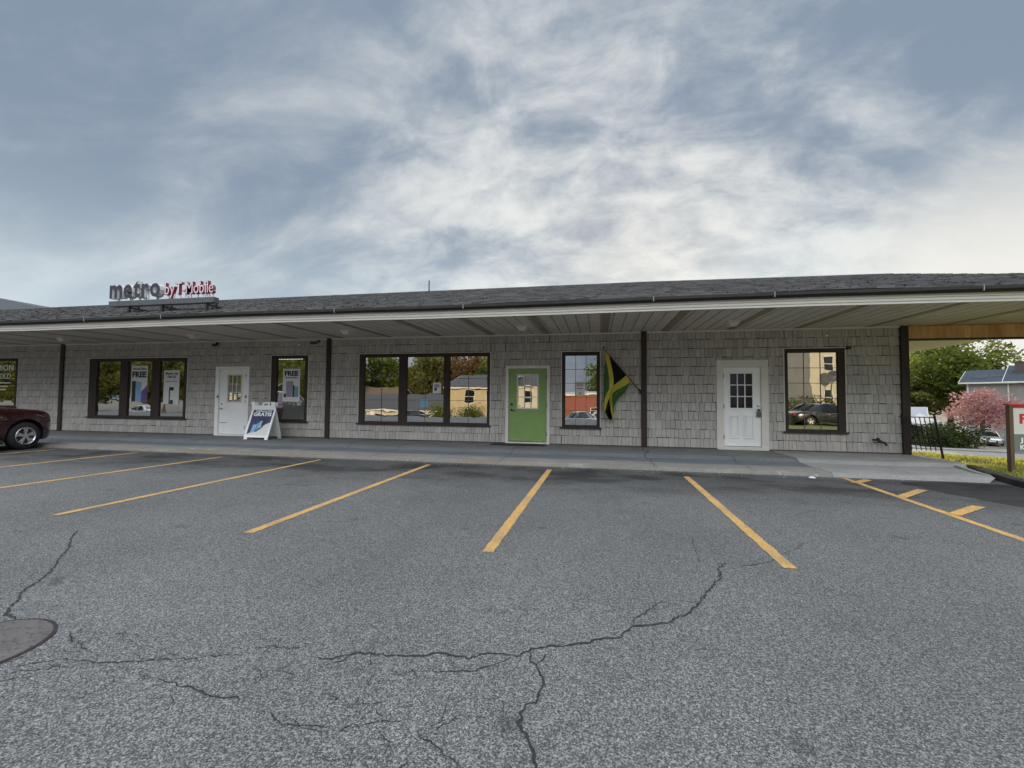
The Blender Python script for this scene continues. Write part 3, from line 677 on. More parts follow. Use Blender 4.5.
# the other walls, floor and partition walls inside
ow = MB(); ow.mat(0)
ow.box(XR-.12, XR, .12, 14, -3.2, HT+.2); ow.box(XL, XR-.12, 13.88, 14, -3.2, HT+.2); ow.box(XL, XL+.12, .12, 13.88, -3.2, HT+.2)
ow.build('side_wall', M['grey_siding'], BL)
iw = MB(); iw.box(XL+.12, XR-.12, 6.0, 6.1, 0, 2.9)
for xx in (-18.46,-8.06,1.17): iw.box(xx-.05, xx+.05, .12, 6.0, 0, 2.9)
iw.build('partition', M['room'], BL); B(XL+.12, XR-.12, .12, 13.9, -.05, .02).build('shop_floor', M['roomfloor'], BL); B(XL+.12, XR-.12, .13, 13.9, 2.9, 2.95).build('shop_ceiling', M['room'], BL)
# corner posts / battens on the wall
for px_, w in ((-18.46,.15),(-8.06,.14),(1.17,.14),(7.1,.16)):
    B(px_-w/2, px_+w/2, -.075 if px_ < 7 else -.09, -.027 if px_ < 7 else .13, .0, HT).build('wall_post', M['brown'], BL, bevel=.004)
B(XL, 7.02, -.05, -.028, HT-.045, HT-.002).build('wall_trim', M['cream'], BL)
B(XL, 7.0, -.022, -.002, -.03, .035).build('base_flashing', M['backing'], BL)

# roof
def roof():
    mb = MB(); rnd = random.Random(21); NR = 74; y0, y1, zr = -3.13, 7.0, 6.23; xr = 10.98; xl = -45.0
    for side in (0, 1):
        for r in range(NR):
            t0, t1 = r/NR, (r+1)/NR
            x = xl-rnd.uniform(0, .5)
            far = side == 1
            while x < xr:
                w = rnd.uniform(1.5, 2.5) if far else rnd.uniform(.10, .34)
                xa, xb = max(xl, x), min(xr, x+w); x += w
                if xb <= xa: continue
                def pt(xx, t, up):
                    e = ez(xx)*(1-t); zz = lerp(3.215+e, zr-.010*max(0,xx-2), t)+.025*mnoise.noise(Vector((xx*.35, t*4, 9)))+up
                    return (xx, lerp(y0, y1, t) if not far else lerp(17.1, y1, t), zz)
                lift = rnd.choice((.010, .018, .028))
                a, b, c_, d = pt(xa,t0,lift), pt(xb,t0,lift), pt(xb,t1,.003), pt(xa,t1,.003); e_, f_ = pt(xa,t0,-.004), pt(xb,t0,-.004)
                mb.add([a,b,c_,d,e_,f_], [(0,1,2,3),(4,5,1,0)], rnd.random())
    return mb
rf = roof().build('roof', M['shingle'], BL)
rd = MB()
for k in range(140):
    xa = -45+k*.4; q = -.1-.010*max(0,xa-2); q2 = -.1-.010*max(0,xa-1.6); rd.add([(xa,6.86,6.30+q),(xa+.4,6.86,6.30+q2),(xa+.4,7,6.365+q2),(xa,7,6.365+q),(xa+.4,7.14,6.30+q2),(xa,7.14,6.30+q)], [(0,1,2,3),(3,2,4,5)])
rd.build('ridge_cap', M['shingle'], rf)
MB().tube((-7.69,6.9,6.2),(-7.69,6.9,6.72),.035,n=10).build('vent_pipe', M['greymetal'], rf)
# rake boards and gable at the right end
gb = MB(); gb.prism([(-3.05,2.97),(-3.05,3.19),(7,6.09),(17.05,3.19),(17.05,2.95),(16.8,2.95),(7,5.9),(-2.8,2.97)], 0, 10.86, 10.96); gb.build('rake_board', M['cream'], BL)
gt = MB(); gt.prism([(-2.9,3.06),(7,5.95),(16.9,3.06)], 0, 10.6, 10.7); gt.build('gable', M['shake'], BL)
# eave: fascia with ribs, gutter, straps
def eave_strip(prof, x0=-45., x1=10.98, step=1.0):
    mb = MB(); n = round((x1-x0)/step); m = len(prof); rows = []
    for k in range(n+1):
        x = x0+(x1-x0)*k/n; rows.append([(x, y, z+ez(x)+.006*mnoise.noise(Vector((x*.9, 0, 2)))) for y, z in prof])
    for k in range(n):
        for q in range(m): mb.quad(rows[k][q], rows[k+1][q], rows[k+1][(q+1)%m], rows[k][(q+1)%m])
    mb.add(rows[0], [tuple(range(m))]); mb.add(rows[-1], [tuple(reversed(range(m)))]); return mb
eave_strip([(-2.97,2.955),(-3.02,2.955),(-3.02,3.0),(-3.035,3.002),(-3.035,3.052),(-3.05,3.056),(-3.05,3.115),(-2.97,3.115)]).build('fascia', M['cream'], BL, fixn=True)
gut = eave_strip([(-3.055,3.112),(-3.12,3.115),(-3.155,3.15),(-3.155,3.205),(-3.145,3.208),(-3.14,3.16),(-3.055,3.16)]).build('gutter', M['gutter'], BL, fixn=True)
for xx in (-13.0,-10.6,-5.85,-2.82,1.05,3.2,6.45):
    MB().box(xx-.007, xx+.007, -3.162, -3.05, 3.12+ez(xx), 3.216+ez(xx)).build('gutter_strap', M['strap'], gut)
B(-45, 10.98, 17.0, 17.06, 2.97, 3.16).build('fascia', M['cream'], BL)
# soffit: grooved panels, brown battens
sf = MB(); x = -45.0
def sz(xx, y): return lerp(HT, 2.975+ez(xx), max(0, min(1, -y/2.98)))
while x < 10.85:
    a, b = x, x+.262
    for p, q, up0, up1 in ((a, a+.228, 0, 0),(a+.228, a+.234, 0, .03),(a+.234, b-.004, .03, .03),(b-.004, b, .03, 0)):
        sf.quad((p,.0,sz(p,0)+up0),(q,.0,sz(q,0)+up1),(q,-2.98,sz(q,-2.98)+up1),(p,-2.98,sz(p,-2.98)+up0))
    x = b
sfo = sf.build('soffit', M['soffit'], BL)
for k in range(-18, 8):
    xx = .16+1.553*k
    if xx > 10.7: continue
    w = .088
    MB().add([(xx-w,-.03,sz(xx,0)-.006),(xx+w,-.03,sz(xx,0)-.006),(xx+w,-2.97,sz(xx,-2.97)-.006),(xx-w,-2.97,sz(xx,-2.97)-.006),(xx-w,-.03,sz(xx,0)+.004),(xx+w,-.03,sz(xx,0)+.004),(xx+w,-2.97,sz(xx,-2.97)+.004),(xx-w,-2.97,sz(xx,-2.97)+.004)],
      [(0,1,2,3),(7,6,5,4),(0,4,5,1),(1,5,6,2),(2,6,7,3),(3,7,4,0)]).build('soffit_batten', M['band'], sfo)
cl = MB(); x = 7.03
while x < 10.8:
    cl.quad((x,.0,HT),(x+.17,.0,HT),(x+.17,9.2,HT),(x,9.2,HT)); cl.quad((x+.17,0,HT),(x+.185,0,HT+.012),(x+.185,9.2,HT+.012),(x+.17,9.2,HT)); x += .185
cl.build('breezeway_ceiling', M['ceil'], BL)
bm_ = MB(); rb = random.Random(2); x = 7.19
while x < 10.8:
    w = rb.uniform(.5, 1.25); bm_.box(x, min(10.84, x+w-.003), -.045, -.02, 2.73, HT-.012, rb.random()); x += w
bm_.box(7.19, 10.84, -.02, .1, 2.74, HT-.014); beam = bm_.build('beam', M['beam'], BL)
B(7.19, 10.84, -.052, .11, 2.695, 2.729).build('beam_trim', M['brown'], beam)
B(10.66, 10.83, -.02, .15, -.15, 2.694).build('porch_post', M['brown'], BL)
# wing with a hipped roof past the left end
WG = thing('neighbour_wing', (-44.5,8,0), 'grey shingled hip roof of the next building, at the far left edge', 'building')
hp = MB(); hp.add([(-90,5,5.0),(-24,5,5.0),(-24,19,5.0),(-90,19,5.0),(-45,12,8.75),(-90,12,8.75)], [(0,1,4,5),(1,2,4),(2,3,5,4)])
hp.build('roof', M['roof_dark'], WG); B(-90,-45.2,5.5,18.5,-.3,5.0).build('wall', M['grey_siding'], WG)

# windows
def window(key, panes, mats='glass', bars=None, sill=True):
    x0, x1, z0, z1 = WIN[key]; mb = MB(); ft = .09
    pz0, pz1 = z0+.085, z1-.10
    mb.box(x0, x1, -.045, .06, pz1, z1).box(x0, x1, -.045, .06, z0, pz0)
    xs = [x0]+[v for p in panes for v in p]+[x1]
    for a, b in zip(xs[0::2], xs[1::2]): mb.box(a, b, -.044, .059, pz0, pz1)
    if sill: mb.box(x0-.05, x1+.04, -.08, -.0455, z0-.012, z0+.03)
    w = mb.build('window', M['brown'], BL, bevel=.004)
    o = OPEN
    for a, b in panes: MB().quad((a,.0,pz0),(b,.0,pz0),(b,.0,pz1),(a,.0,pz1)).build('pane', M[mats], w)
    if bars:
        gm = MB(); nx, nz = bars
        for a, b in panes:
            for k in range(1, nx): gm.box(lerp(a,b,k/nx)-.006, lerp(a,b,k/nx)+.006, -.012, -.002, pz0, pz1)
            for k in range(1, nz): gm.box(a, b, -.014, -.004, lerp(pz0,pz1,k/nz)-.006, lerp(pz0,pz1,k/nz)+.006)
        gm.build('grille', M['muntin'], w)
    tm = MB(); e = .022; tm.box(x0-e, x0-.001, -.034, -.003, z0, z1+e).box(x1+.001, x1+e, -.034, -.003, z0, z1+e).box(x0-.001, x1+.001, -.034, -.003, z1+.001, z1+e)
    tm.build('casing', M['offwhite'], w); return w
M['muntin'] = simple('dull_brass_muntin', (.12, .115, .10), .5)
window('far', [(-22.5,-20.62)], 'glass_clear')
window('tripL', [(-16.93,-15.93),(-15.6,-14.62),(-14.3,-13.33)], 'glass_clear')
window('free', [(-9.87,-8.87)], 'glass_clear')
window('trip', [(-6.87,-5.76),(-5.51,-4.37),(-4.19,-3.08)], 'glass', (2,3))
window('narrow', [(-.89,-.05)], 'glass', (3,5))
w_r = window('right', [(4.6,5.70)], 'glass', (3,5))
B(5.88, 5.97, -.12, -.03, 2.49, 2.56).build('hook', M['black'], w_r, bevel=.01)

# doors
def door(key, slab, colour, framecol, ft, pane, nx, nz, glass, muntin, y=.01, hinge='r'):
    x0, x1, z0, z1 = DOOR[key]; a, b, c_, d = slab
    mb = MB(); px0, px1, pz0, pz1 = pane
    mb.box(a, px0, y, y+.045, c_, d).box(px1, b, y, y+.045, c_, d).box(px0, px1, y, y+.045, c_, pz0).box(px0, px1, y, y+.045, pz1, d)
    dr = mb.build('door', colour, BL)
    f = MB(); f.box(x0, a-.004, -.04, .06, z0+.002, z1).box(b+.004, x1, -.04, .06, z0+.002, z1).box(a-.004, b+.004, -.04, .06, d+.004, z1).box(x0+.02, x1-.02, -.06, .05, z0-.03, max(z0+.012, c_-.012)); f.build('door_frame', framecol, dr, bevel=.005)
    fr = MB(); e = .035
    fr.box(px0-e, px0, y-.018, y+.01, pz0-e, pz1+e).box(px1, px1+e, y-.018, y+.01, pz0-e, pz1+e).box(px0, px1, y-.018, y+.01, pz0-e, pz0).box(px0, px1, y-.018, y+.01, pz1, pz1+e)
    for k in range(1, nx): fr.box(lerp(px0,px1,k/nx)-.011, lerp(px0,px1,k/nx)+.011, y-.010, y+.012, pz0, pz1)
    for k in range(1, nz): fr.box(px0, px1, y-.012, y+.010, lerp(pz0,pz1,k/nz)-.011, lerp(pz0,pz1,k/nz)+.011)
    fr.build('pane_frame', muntin, dr, bevel=.002)
    MB().quad((px0,y+.02,pz0),(px1,y+.02,pz0),(px1,y+.02,pz1),(px0,y+.02,pz1)).build('pane', glass, dr)
    hx = b-.004 if hinge == 'r' else a-.012
    for hz in (c_+.22, (c_+d)/2, d-.22): MB().box(hx, hx+.016, -.046, y-.001, hz-.05, hz+.05).build('hinge', M['greymetal'], dr)
    return dr
def knob(dr, x, z, y, mat, lever=0.):
    k = MB().lathe([(.0,-.0),(.032,-.0),(.032,-.012),(.016,-.016),(.016,-.04),(.03,-.05),(.028,-.07),(.0,-.075)] if not lever else [(0,0),(.03,0),(.03,-.012),(.012,-.016),(.012,-.05),(0,-.052)], (x, y, z), 14, 'y')
    if lever: k.bar((x,y-.05,z),(x+lever,y-.055,z-.01),.02,.018)
    k.build('handle', mat, dr, smooth=False)
d1 = door('left', (-11.98,-10.97,.05,2.12), M['white'], M['white'], .1, (-11.66,-11.18,1.09,1.92), 3, 3, M['glass_clear'], M['offwhite'])
knob(d1, -11.88, .86, .01, M['chrome']); MB().lathe([(0,0),(.03,0),(.028,-.02),(0,-.022)], (-11.88,.01,1.0), 14, 'y').build('lock', M['chrome'], d1)
B(-11.95,-11.68,.0,.01,.4,.415).build('mail_slot', M['greymetal'], d1)
for xx in (-12.0,-10.95): B(xx-.02,xx+.02,-.06,-.04,1.2,1.28).build('latch', M['greymetal'], d1)
d2 = door('green', (-2.46,-1.395,.06,2.075), M['green'], M['offwhite'], .1, (-2.2,-1.66,.99,1.89), 3, 3, M['glass'], M['offwhite'])
knob(d2, -2.38, .93, .01, M['black'], .1); MB().lathe([(0,0),(.033,0),(.03,-.025),(0,-.03)], (-2.38,.01,1.08), 14, 'y').build('lock', M['black'], d2)
B(-2.46,-1.395,-.004,.008,.062,.082).build('door_sweep', M['chrome'], d2)
d3 = door('right', (3.12,3.99,.09,2.08), M['white'], M['offwhite'], .17, (3.28,3.80,1.05,1.92), 3, 3, M['glass_dark'], M['white'], hinge='l')
for xa in (3.26,3.60):
    pn = MB(); x1_ = xa+.22; e = .025
    for q in ((xa,xa+e,.28,.86),(x1_-e,x1_,.28,.86),(xa+e,x1_-e,.28,.305),(xa+e,x1_-e,.835,.86)): pn.box(q[0],q[1],-.012,.0095,q[2],q[3])
    pn.box(xa+.05, x1_-.05, -.010, .0095, .33, .81); pn.build('panel_moulding', M['white'], d3, bevel=.004)
MB().lathe([(0,0),(.03,0),(.03,-.02),(0,-.025)], (3.93,.01,1.12), 14, 'y').build('lock', M['chrome'], d3)
lk = MB().box(3.885,3.985,-.05,.0,.83,.95).lathe([(.0,0),(.03,0),(.03,-.05),(.03,-.08),(0,-.085)], (3.93,.01,1.0), 12, 'y'); lk.build('handle', M['greymetal'], d3, bevel=.006)
sh = MB().tube((3.90,-.03,.95),(3.90,-.03,1.0),.008).tube((3.97,-.03,.95),(3.97,-.03,1.0),.008).tube((3.90,-.03,1.0),(3.97,-.03,1.0),.008); sh.build('lock_shackle', M['chrome'], d3)

# ------------------------------------------------------------------ things on the building
G_SL = 'square lamps under the soffit'
def soffit_lamp(x, y, lab):
    z = sz(x, y); t = thing('soffit_lamp', (x, y, z-.12), lab, 'lamp', G_SL)
    m = MB().box(x-.13, x+.13, y-.13, y+.13, z-.035, z-.001).box(x-.12,x+.12,y-.12,y+.12,z-.06,z-.036); m.build('housing', M['offwhite'], t, bevel=.006)
    d = MB(); d.add([(x-.11,y-.11,z-.061),(x+.11,y-.11,z-.061),(x+.11,y+.11,z-.061),(x-.11,y+.11,z-.061),(x-.075,y-.075,z-.12),(x+.075,y-.075,z-.12),(x+.075,y+.075,z-.12),(x-.075,y+.075,z-.12)], [(0,1,5,4),(1,2,6,5),(2,3,7,6),(3,0,4,7),(4,5,6,7)]); d.build('diffuser', M['diffuser'], t, bevel=.008)
soffit_lamp(-16.2,-1.5,'unlit square lamp under the soffit nearest the dark red car')
soffit_lamp(-11.43,-1.47,'unlit square lamp under the soffit in front of the left white door')
soffit_lamp(-6.57,-1.48,'unlit square lamp under the soffit over the left pane of the wide window')
soffit_lamp(-1.83,-1.5,'unlit square lamp under the soffit over the green door')
soffit_lamp(2.96,-1.42,'unlit square lamp under the soffit over the right white door')
def camera_thing(x, y, z, lab, mat, dx):
    t = thing('security_camera', (x, y, z), lab, 'security camera')
    MB().lathe([(0,0),(.05,0),(.045,-.03),(0,-.035)], (x, y, z), 14, 'y').build('mount', mat, t)
    b = MB().tube((x,y-.03,z-.02),(x+dx*.5,y-.10,z-.05),.016).tube((x+dx*.3,y-.07,z-.06),(x+dx,y-.24,z-.085),.042,.042,14); b.build('housing', mat, t)
    MB().tube((x+dx,y-.24,z-.085),(x+dx*1.02,y-.248,z-.086),.034,.034,14).build('lens', M['black'], t)
camera_thing(-12.1,-.03,2.95,'black security camera high on the wall over the left white door', M['black'], .1)
camera_thing(-8.42,-.03,2.96,'grey security camera under the soffit just left of the second brown post', M['greymetal'], -.1)
for x, z, lab in ((-9.1,2.85,'small white wall sensor above the window with the FREE poster'),(-5.38,2.86,'small white wall sensor above the wide three-pane window'),(-1.68,2.86,'small white wall sensor above the green door'),(1.91,2.83,'small white wall sensor just right of the post with the flag'),(5.48,2.86,'small white wall sensor above the rightmost window')):
    t = thing('wall_sensor', (x,-.03,z), lab, 'sensor', 'small white sensors along the top of the wall')
    MB().lathe([(0,0),(.035,0),(.038,-.025),(.022,-.05),(0,-.055)], (x,-.027,z), 14, 'y').build('cover', M['plastic'], t, smooth=False)
    MB().lathe([(0,-.002),(.012,-.002),(.010,-.012),(0,-.014)], (x,-.08,z), 10, 'y').build('lens', M['greymetal'], t)
t = thing('hose_tap', (6.5,-.03,.3), 'black garden hose tap low on the grey shake wall near the right corner', 'tap')
MB().tube((6.42,-.02,.33),(6.42,-.13,.33),.02).tube((6.42,-.13,.34),(6.60,-.17,.26),.03).tube((6.60,-.17,.27),(6.62,-.17,.20),.022).build('spout', M['black'], t)
MB().lathe([(0,0),(.04,0),(.04,-.015),(0,-.015)], (6.44,-.17,.35), 10, 'y').build('handle', M['black'], t)

# roof sign
def roof_sign():
    y = -1.5; t = thing('roof_sign', (-12.55, y, 3.7), 'shop sign reading metro by T-Mobile on a grey raceway above the roof edge', 'sign')
    MB().box(-14.45,-10.72,y-.06,y+.12,3.905,4.065).build('raceway', M['greymetal'], t, bevel=.008)
    for x in (-13.75,-12.55,-11.0):
        m = MB().bar((x,y,3.905),(x,y,3.64),.06,.06).bar((x,y+.5,3.86),(x,y,3.68),.05,.05).bar((x,y,3.86),(x,y+.55,3.86),.05,.05).bar((x+.25,y+.1,3.88),(x+.02,y,3.66),.04,.04); m.build('bracket', M['black'], t)
    base = MB()
    def letters(word, x0, x1, z, h, mats, depth):
        geo = [text_geo(c, 1.0, .5, .03 if h > .4 else .012) for c in word if c != ' ']; k = h/.70; gap = .06
        tot = sum(g[2] for g in geo)+gap*(len(geo)-1); kx = (x1-x0)/tot; x = x0
        for (vs, fs, w, ns), c in zip(geo, [c for c in word if c != ' ']):
            mb = MB(); mb.v = [(x+a*kx, y+b*depth, z+c_*k) for a, b, c_ in vs]; mb.f = fs; mb.mi = [0 if n > .5 else 1 for n in ns]; mb.tint = [.5]*len(fs)
            lt = mb.build('letter', mats, t); sub(c, x, kx, k, lt, z, h); xc = x+w*kx*.5; zz = z+min(v[2] for v in vs)*k
            MB().box(xc-.02, xc+.02, y+.0, y+.04, 4.066, z+.06).build('letter_support', M['plastic'], t); x += (w+gap)*kx
    def sub(c, x, kx, k, lt, z, h):
        if h > .4: return
        vs, fs, w, ns = text_geo(c, 1.0, .01, -.006); f = MB(); f.v = [(x+.018*kx+a*kx, y-.047+b*.1, z+.012+c_*k*.97) for a, b, c_ in vs]; f.f = fs; f.mi = [0]*len(fs); f.tint = [.5]*len(fs); f.build('letter_face', M['letter_pale'], lt)
    letters('metro', -14.4, -12.56, 4.165, .54, [M['letter'], M['letter_side']], .16)
    letters('byT-Mobile', -12.44, -10.76, 4.185, .36, [M['letter_red'], M['letter_red']], .09)
    for x in (-14.2,-13.7,-13.2,-12.75,-12.2,-11.7,-11.1): MB().box(x-.025, x+.025, y, y+.05, 4.066, 4.15).build('letter_support', M['plastic'], t)
    return t
roof_sign()

# flag
def flag():
    base = Vector((1.085,-.07,1.45)); tip = Vector((.135,-.36,2.56)); d = (tip-base)
    t = thing('flag', tuple(base), 'black, green and gold Jamaican flag hanging from a slanted pole on the brown post', 'flag')
    MB().tube(base-d*.02, tip, .014, .012).build('pole', M['timber'], t)
    MB().lathe([(0,-.0),(.022,.01),(.03,.03),(.022,.05),(0,.06)], tuple(tip), 12).build('finial', M['black'], t, smooth=True)
    MB().bar(base+Vector((.0,.04,-.06)), base+Vector((0,.04,.06)), .06,.03,(0,1,0)).tube(base-d*.02, base+d*.06, .022).build('bracket', M['black'], t)
    NU, NV = 36, 56; mb = MB(); uv = []
    p0 = tip-d.normalized()*.09; hd = -d.normalized()*.93; fly = 1.62
    for j in range(NV+1):
        v = j/NV
        for i in range(NU+1):
            u = i/NU; h = p0+hd*u
            g = sst(v, 0, .75)
            # cloth falls from the hoist and gathers towards the tip's plumb line
            xg = p0.x-.06+.52*u*(1-.50*g)+.16*u*(1-g)
            x = lerp(h.x, xg, min(1, v*2.2)); z = lerp(h.z, .93-.24*min(1,u*1.5)+.10*max(0,u-.7)+.02*math.sin(11*u), v)
            y = h.y+(.055*math.sin(u*10.5+1.2+1.5*v)+.03*math.sin(u*21+2*v))*sst(v, .02, .45)+.06*g*(u-.3)
            mb.v.append((x, y, z)); uv.append((u, v))
    n = NU+1
    for j in range(NV):
        for i in range(NU): mb.f.append((j*n+i, j*n+i+1, (j+1)*n+i+1, (j+1)*n+i)); mb.mi.append(0); mb.tint.append(.5)
    o = mb.build('cloth', M['flag'], t, smooth=True); l = o.data.uv_layers.new(name='UVMap')
    for lp in o.data.loops: l.data[lp.index].uv = uv[lp.vertex_index]
    so = o.modifiers.new('thick', 'SOLIDIFY'); so.thickness = .003
flag()

# A-frame board
def aboard():
    x0, x1 = -10.13, -9.33; yb, yt, zt = -.98, -.60, 1.02; th = Vector((0, yt-yb, zt)).normalized()
    t = thing('sidewalk_board', (-9.95,-.65,0), 'white plastic A-frame board with a dark purple GRATIS phone poster on the sidewalk', 'A-frame sign')
    def sheet(mb, xa, xb, s0, s1, off0, off1, back=False):     # box on the leaning plane; s in metres along it
        sg = 1
        def P(x, s, off):
            if back: d = Vector((0, -(yt-yb)*.75, zt)).normalized(); b = Vector((0, yt+.19, 0)); nn = Vector((0, zt, (yt-yb)*.75)).normalized()
            else: d = th; b = Vector((0, yb, 0)); nn = Vector((0, -zt, (yt-yb))).normalized()
            q = b+d*s+nn*off; return (x, q.y, q.z)
        mb.add([P(xa,s0,off0),P(xb,s0,off0),P(xb,s1,off0),P(xa,s1,off0),P(xa,s0,off1),P(xb,s0,off1),P(xb,s1,off1),P(xa,s1,off1)], [(0,1,2,3),(7,6,5,4),(0,4,5,1),(1,5,6,2),(2,6,7,3),(3,7,4,0)]); return P
    for back in (False, True):
        mb = MB(); P = sheet(mb, x0, x1, .06, 1.02, -.02, .0, back)
        sheet(mb, x0, x0+.11, .0, .0605, -.02, .0, back); sheet(mb, x1-.11, x1, .0, .0605, -.02, .0, back)
        sheet(mb, x0, x0+.13, 1.0195, 1.13, -.02, .0, back); sheet(mb, x1-.13, x1, 1.0195, 1.13, -.02, .0, back)
        e = .055
        for a, b, c_, d in ((x0,x0+e,.06,1.02),(x1-e,x1,.06,1.02),(x0+e,x1-e,.06,.06+e),(x0+e,x1-e,.965,1.02)): sheet(mb, a, b, c_, d, .0005, .014, back)
        xm = (x0+x1)/2
        if not back:
            sheet(mb, xm-.12, xm-.075, 1.0195, 1.11, -.02, .0); sheet(mb, xm+.075, xm+.12, 1.0195, 1.11, -.02, .0); sheet(mb, xm-.12, xm+.12, 1.1095, 1.145, -.02, .0)
        bd = mb.build('back_panel' if back else 'front_panel', M['white'], t)
        if not back: front = bd
    MB().bar((x0+.06,-.60,1.06),(x0+.06,-.55,1.06),.03,.03).bar((x1-.06,-.60,1.06),(x1-.06,-.53,1.06),.03,.03).build('hinge', M['plastic'], t)
    # poster in the frame
    a, b, s0, s1 = x0+.06, x1-.06, .12, .96
    def PP(x, s, off=.003):
        nn = Vector((0, -zt, (yt-yb))).normalized(); q = Vector((0, yb, 0))+th*s+nn*off; return (x, q.y, q.z)
    po = thing('board_poster', PP((a+b)/2, s0), 'dark purple poster reading GRATIS with blue phones, fixed in the A-frame board', 'poster')
    MB().quad(PP(a,s0),PP(b,s0),PP(b,s1),PP(a,s1)).build('sheet', M['paper'], po)
    mb = MB(); pl = [(a,.16),(a+.10,.20),(a+.30,.24),(b-.25,.34),(b-.18,.44),(b,.53),(b,s1),(a,s1)]; mb.add([PP(x,s,.005) for x, s in pl], [tuple(range(len(pl)))]); mb.build('dark_field', M['navy'], po)
    tm = MB(); xf = lambda v: Vector(PP(v.x, v.z, .0068-(v.y))) 
    put_text(tm, 'GRATIS', (a+b)/2, 0, .715, .60, .105, .0008, .035, 'c', xf=xf); put_text(tm, 'Teléfonos 5G', (a+b)/2, 0, .845, .54, .05, .0008, .02, 'c', xf=xf); put_text(tm, 'metro', (a+b)/2, 0, .915, .16, .03, .0008, .01, 'c', xf=xf)
    tm.build('lettering', M['white'], po)
    for k, (xx, s, w, h, m) in enumerate(((a+.10,.20,.13,.24,'sky_print'),(a+.22,.27,.10,.22,'teal'),(a+.30,.33,.11,.22,'sky_print'),(b-.28,.42,.09,.2,'ink'))):
        q = MB(); off = .008+.0015*k; q.quad(PP(xx,s,off),PP(xx+w,s+.02,off),PP(xx+w+.03,s+h+.02,off),PP(xx+.03,s+h,off)); q.build('phone_picture', M[m], po)
aboard()

# posters on the glass
def poster(name, x0, x1, z0, z1, label, draw, y=-.004):
    t = thing(name, ((x0+x1)/2, y, z0), label, 'poster')
    MB().box(x0, x1, y-.004, y-.001, z0, z1).build('sheet', M['paper'], t); draw(t, x0, x1, z0, z1, y-.0045); return t
def rect(t, name, m, x0, x1, z0, z1, y): MB().quad((x0,y,z0),(x1,y,z0),(x1,y,z1),(x0,y,z1)).build(name, M[m], t)
def dr1(t, x0, x1, z0, z1, y):
    w, h = x1-x0, z1-z0; tm = MB(); put_text(tm, 'FREE', (x0+x1)/2, y-.001, z0+h*.68, w*.86, h*.15, .0005, .05, 'c'); put_text(tm, 'Samsung Galaxy', (x0+x1)/2, y-.001, z0+h*.89, w*.84, h*.055, .0005, .03, 'c'); tm.build('lettering', M['ink'], t)
    q = MB(); q.add([(x0+w*.62,y-.001,z0),(x1,y-.001,z0),(x1,y-.001,z0+h*.45),(x0+w*.62,y-.001,z0+h*.26)], [(0,1,2,3)]); q.build('colour_corner', M['purple'], t)
    rect(t,'phone_picture','ink',x0+w*.06,x0+w*.32,z0+h*.0,z0+h*.57,y-.002); rect(t,'phone_picture','sky_print',x0+w*.30,x0+w*.66,z0+h*.0,z0+h*.55,y-.003)
poster('window_poster', -15.5, -14.83, 1.05, 2.26, 'white poster reading Samsung Galaxy FREE with a purple corner in the middle pane', dr1)
def dr2(t, x0, x1, z0, z1, y):
    w, h = x1-x0, z1-z0; tm = MB(); put_text(tm, 'iPhone 16e', (x0+x1)/2, y-.001, z0+h*.87, w*.80, h*.065, .0005, .04, 'c'); put_text(tm, 'ON US', (x0+x1)/2, y-.001, z0+h*.775, w*.52, h*.065, .0005, .04, 'c'); tm.build('lettering', M['ink'], t)
    rect(t,'red_line','pink',x0+w*.15,x0+w*.86,z0+h*.655,z0+h*.675,y-.001); rect(t,'phone_picture','ink',x0+w*.36,x0+w*.66,z0,z0+h*.5,y-.002); rect(t,'phone_screen','paper',x0+w*.44,x0+w*.70,z0+h*.02,z0+h*.40,y-.003); rect(t,'phone_shadow','ink',x0+w*.46,x0+w*.64,z0+h*.02,z0+h*.12,y-.004)
poster('window_poster', -14.16, -13.54, .98, 2.10, 'white poster reading iPhone 16e ON US with a black and white phone', dr2)
def dr3(t, x0, x1, z0, z1, y):
    w, h = x1-x0, z1-z0; tm = MB(); put_text(tm, 'FREE', (x0+x1)/2, y-.001, z0+h*.79, w*.80, h*.14, .0005, .05, 'c'); put_text(tm, 'Samsung Galaxy', (x0+x1)/2, y-.001, z0+h*.715, w*.74, h*.045, .0005, .03, 'c'); tm.build('lettering', M['ink'], t)
    rect(t,'phone_picture','lilac',x0+w*.2,x0+w*.62,z0+h*.14,z0+h*.62,y-.001); rect(t,'phone_edge','ink',x0+w*.60,x0+w*.70,z0+h*.14,z0+h*.5,y-.0015); rect(t,'phone_picture','teal',x0+w*.68,x0+w*.92,z0+h*.14,z0+h*.46,y-.002); rect(t,'watch_picture','ink',x0+w*.07,x0+w*.2,z0+h*.13,z0+h*.24,y-.003)
poster('window_poster', -9.66, -9.06, 1.10, 2.12, 'white FREE poster with a grey phone in the single window beside the A-frame board', dr3)
def note(t, x0, x1, z0, z1, y):
    w, h = x1-x0, z1-z0
    for k, f in enumerate((.78,.66,.45)): rect(t,'text_line','ink' if k == 2 else 'pink',x0+w*.18,x0+w*.84,z0+h*f,z0+h*(f+.05),y-.001)
    rect(t,'mark','ink',x0+w*.45,x0+w*.6,z0+h*.1,z0+h*.18,y-.001)
poster('paper_notice', -.63, -.365, 1.35, 1.72, 'white paper notice taped inside the narrow window beside the flag', note)
def note2(t, x0, x1, z0, z1, y):
    w, h = x1-x0, z1-z0; rect(t,'mark','lilac',x0+w*.15,x0+w*.8,z0+h*.55,z0+h*.85,y-.001); rect(t,'mark','ink',x0+w*.2,x0+w*.5,z0+h*.25,z0+h*.5,y-.001)
poster('paper_notice', -4.71, -4.46, 1.38, 1.69, 'small white flyer with a dark picture on the middle pane of the wide window', note2)
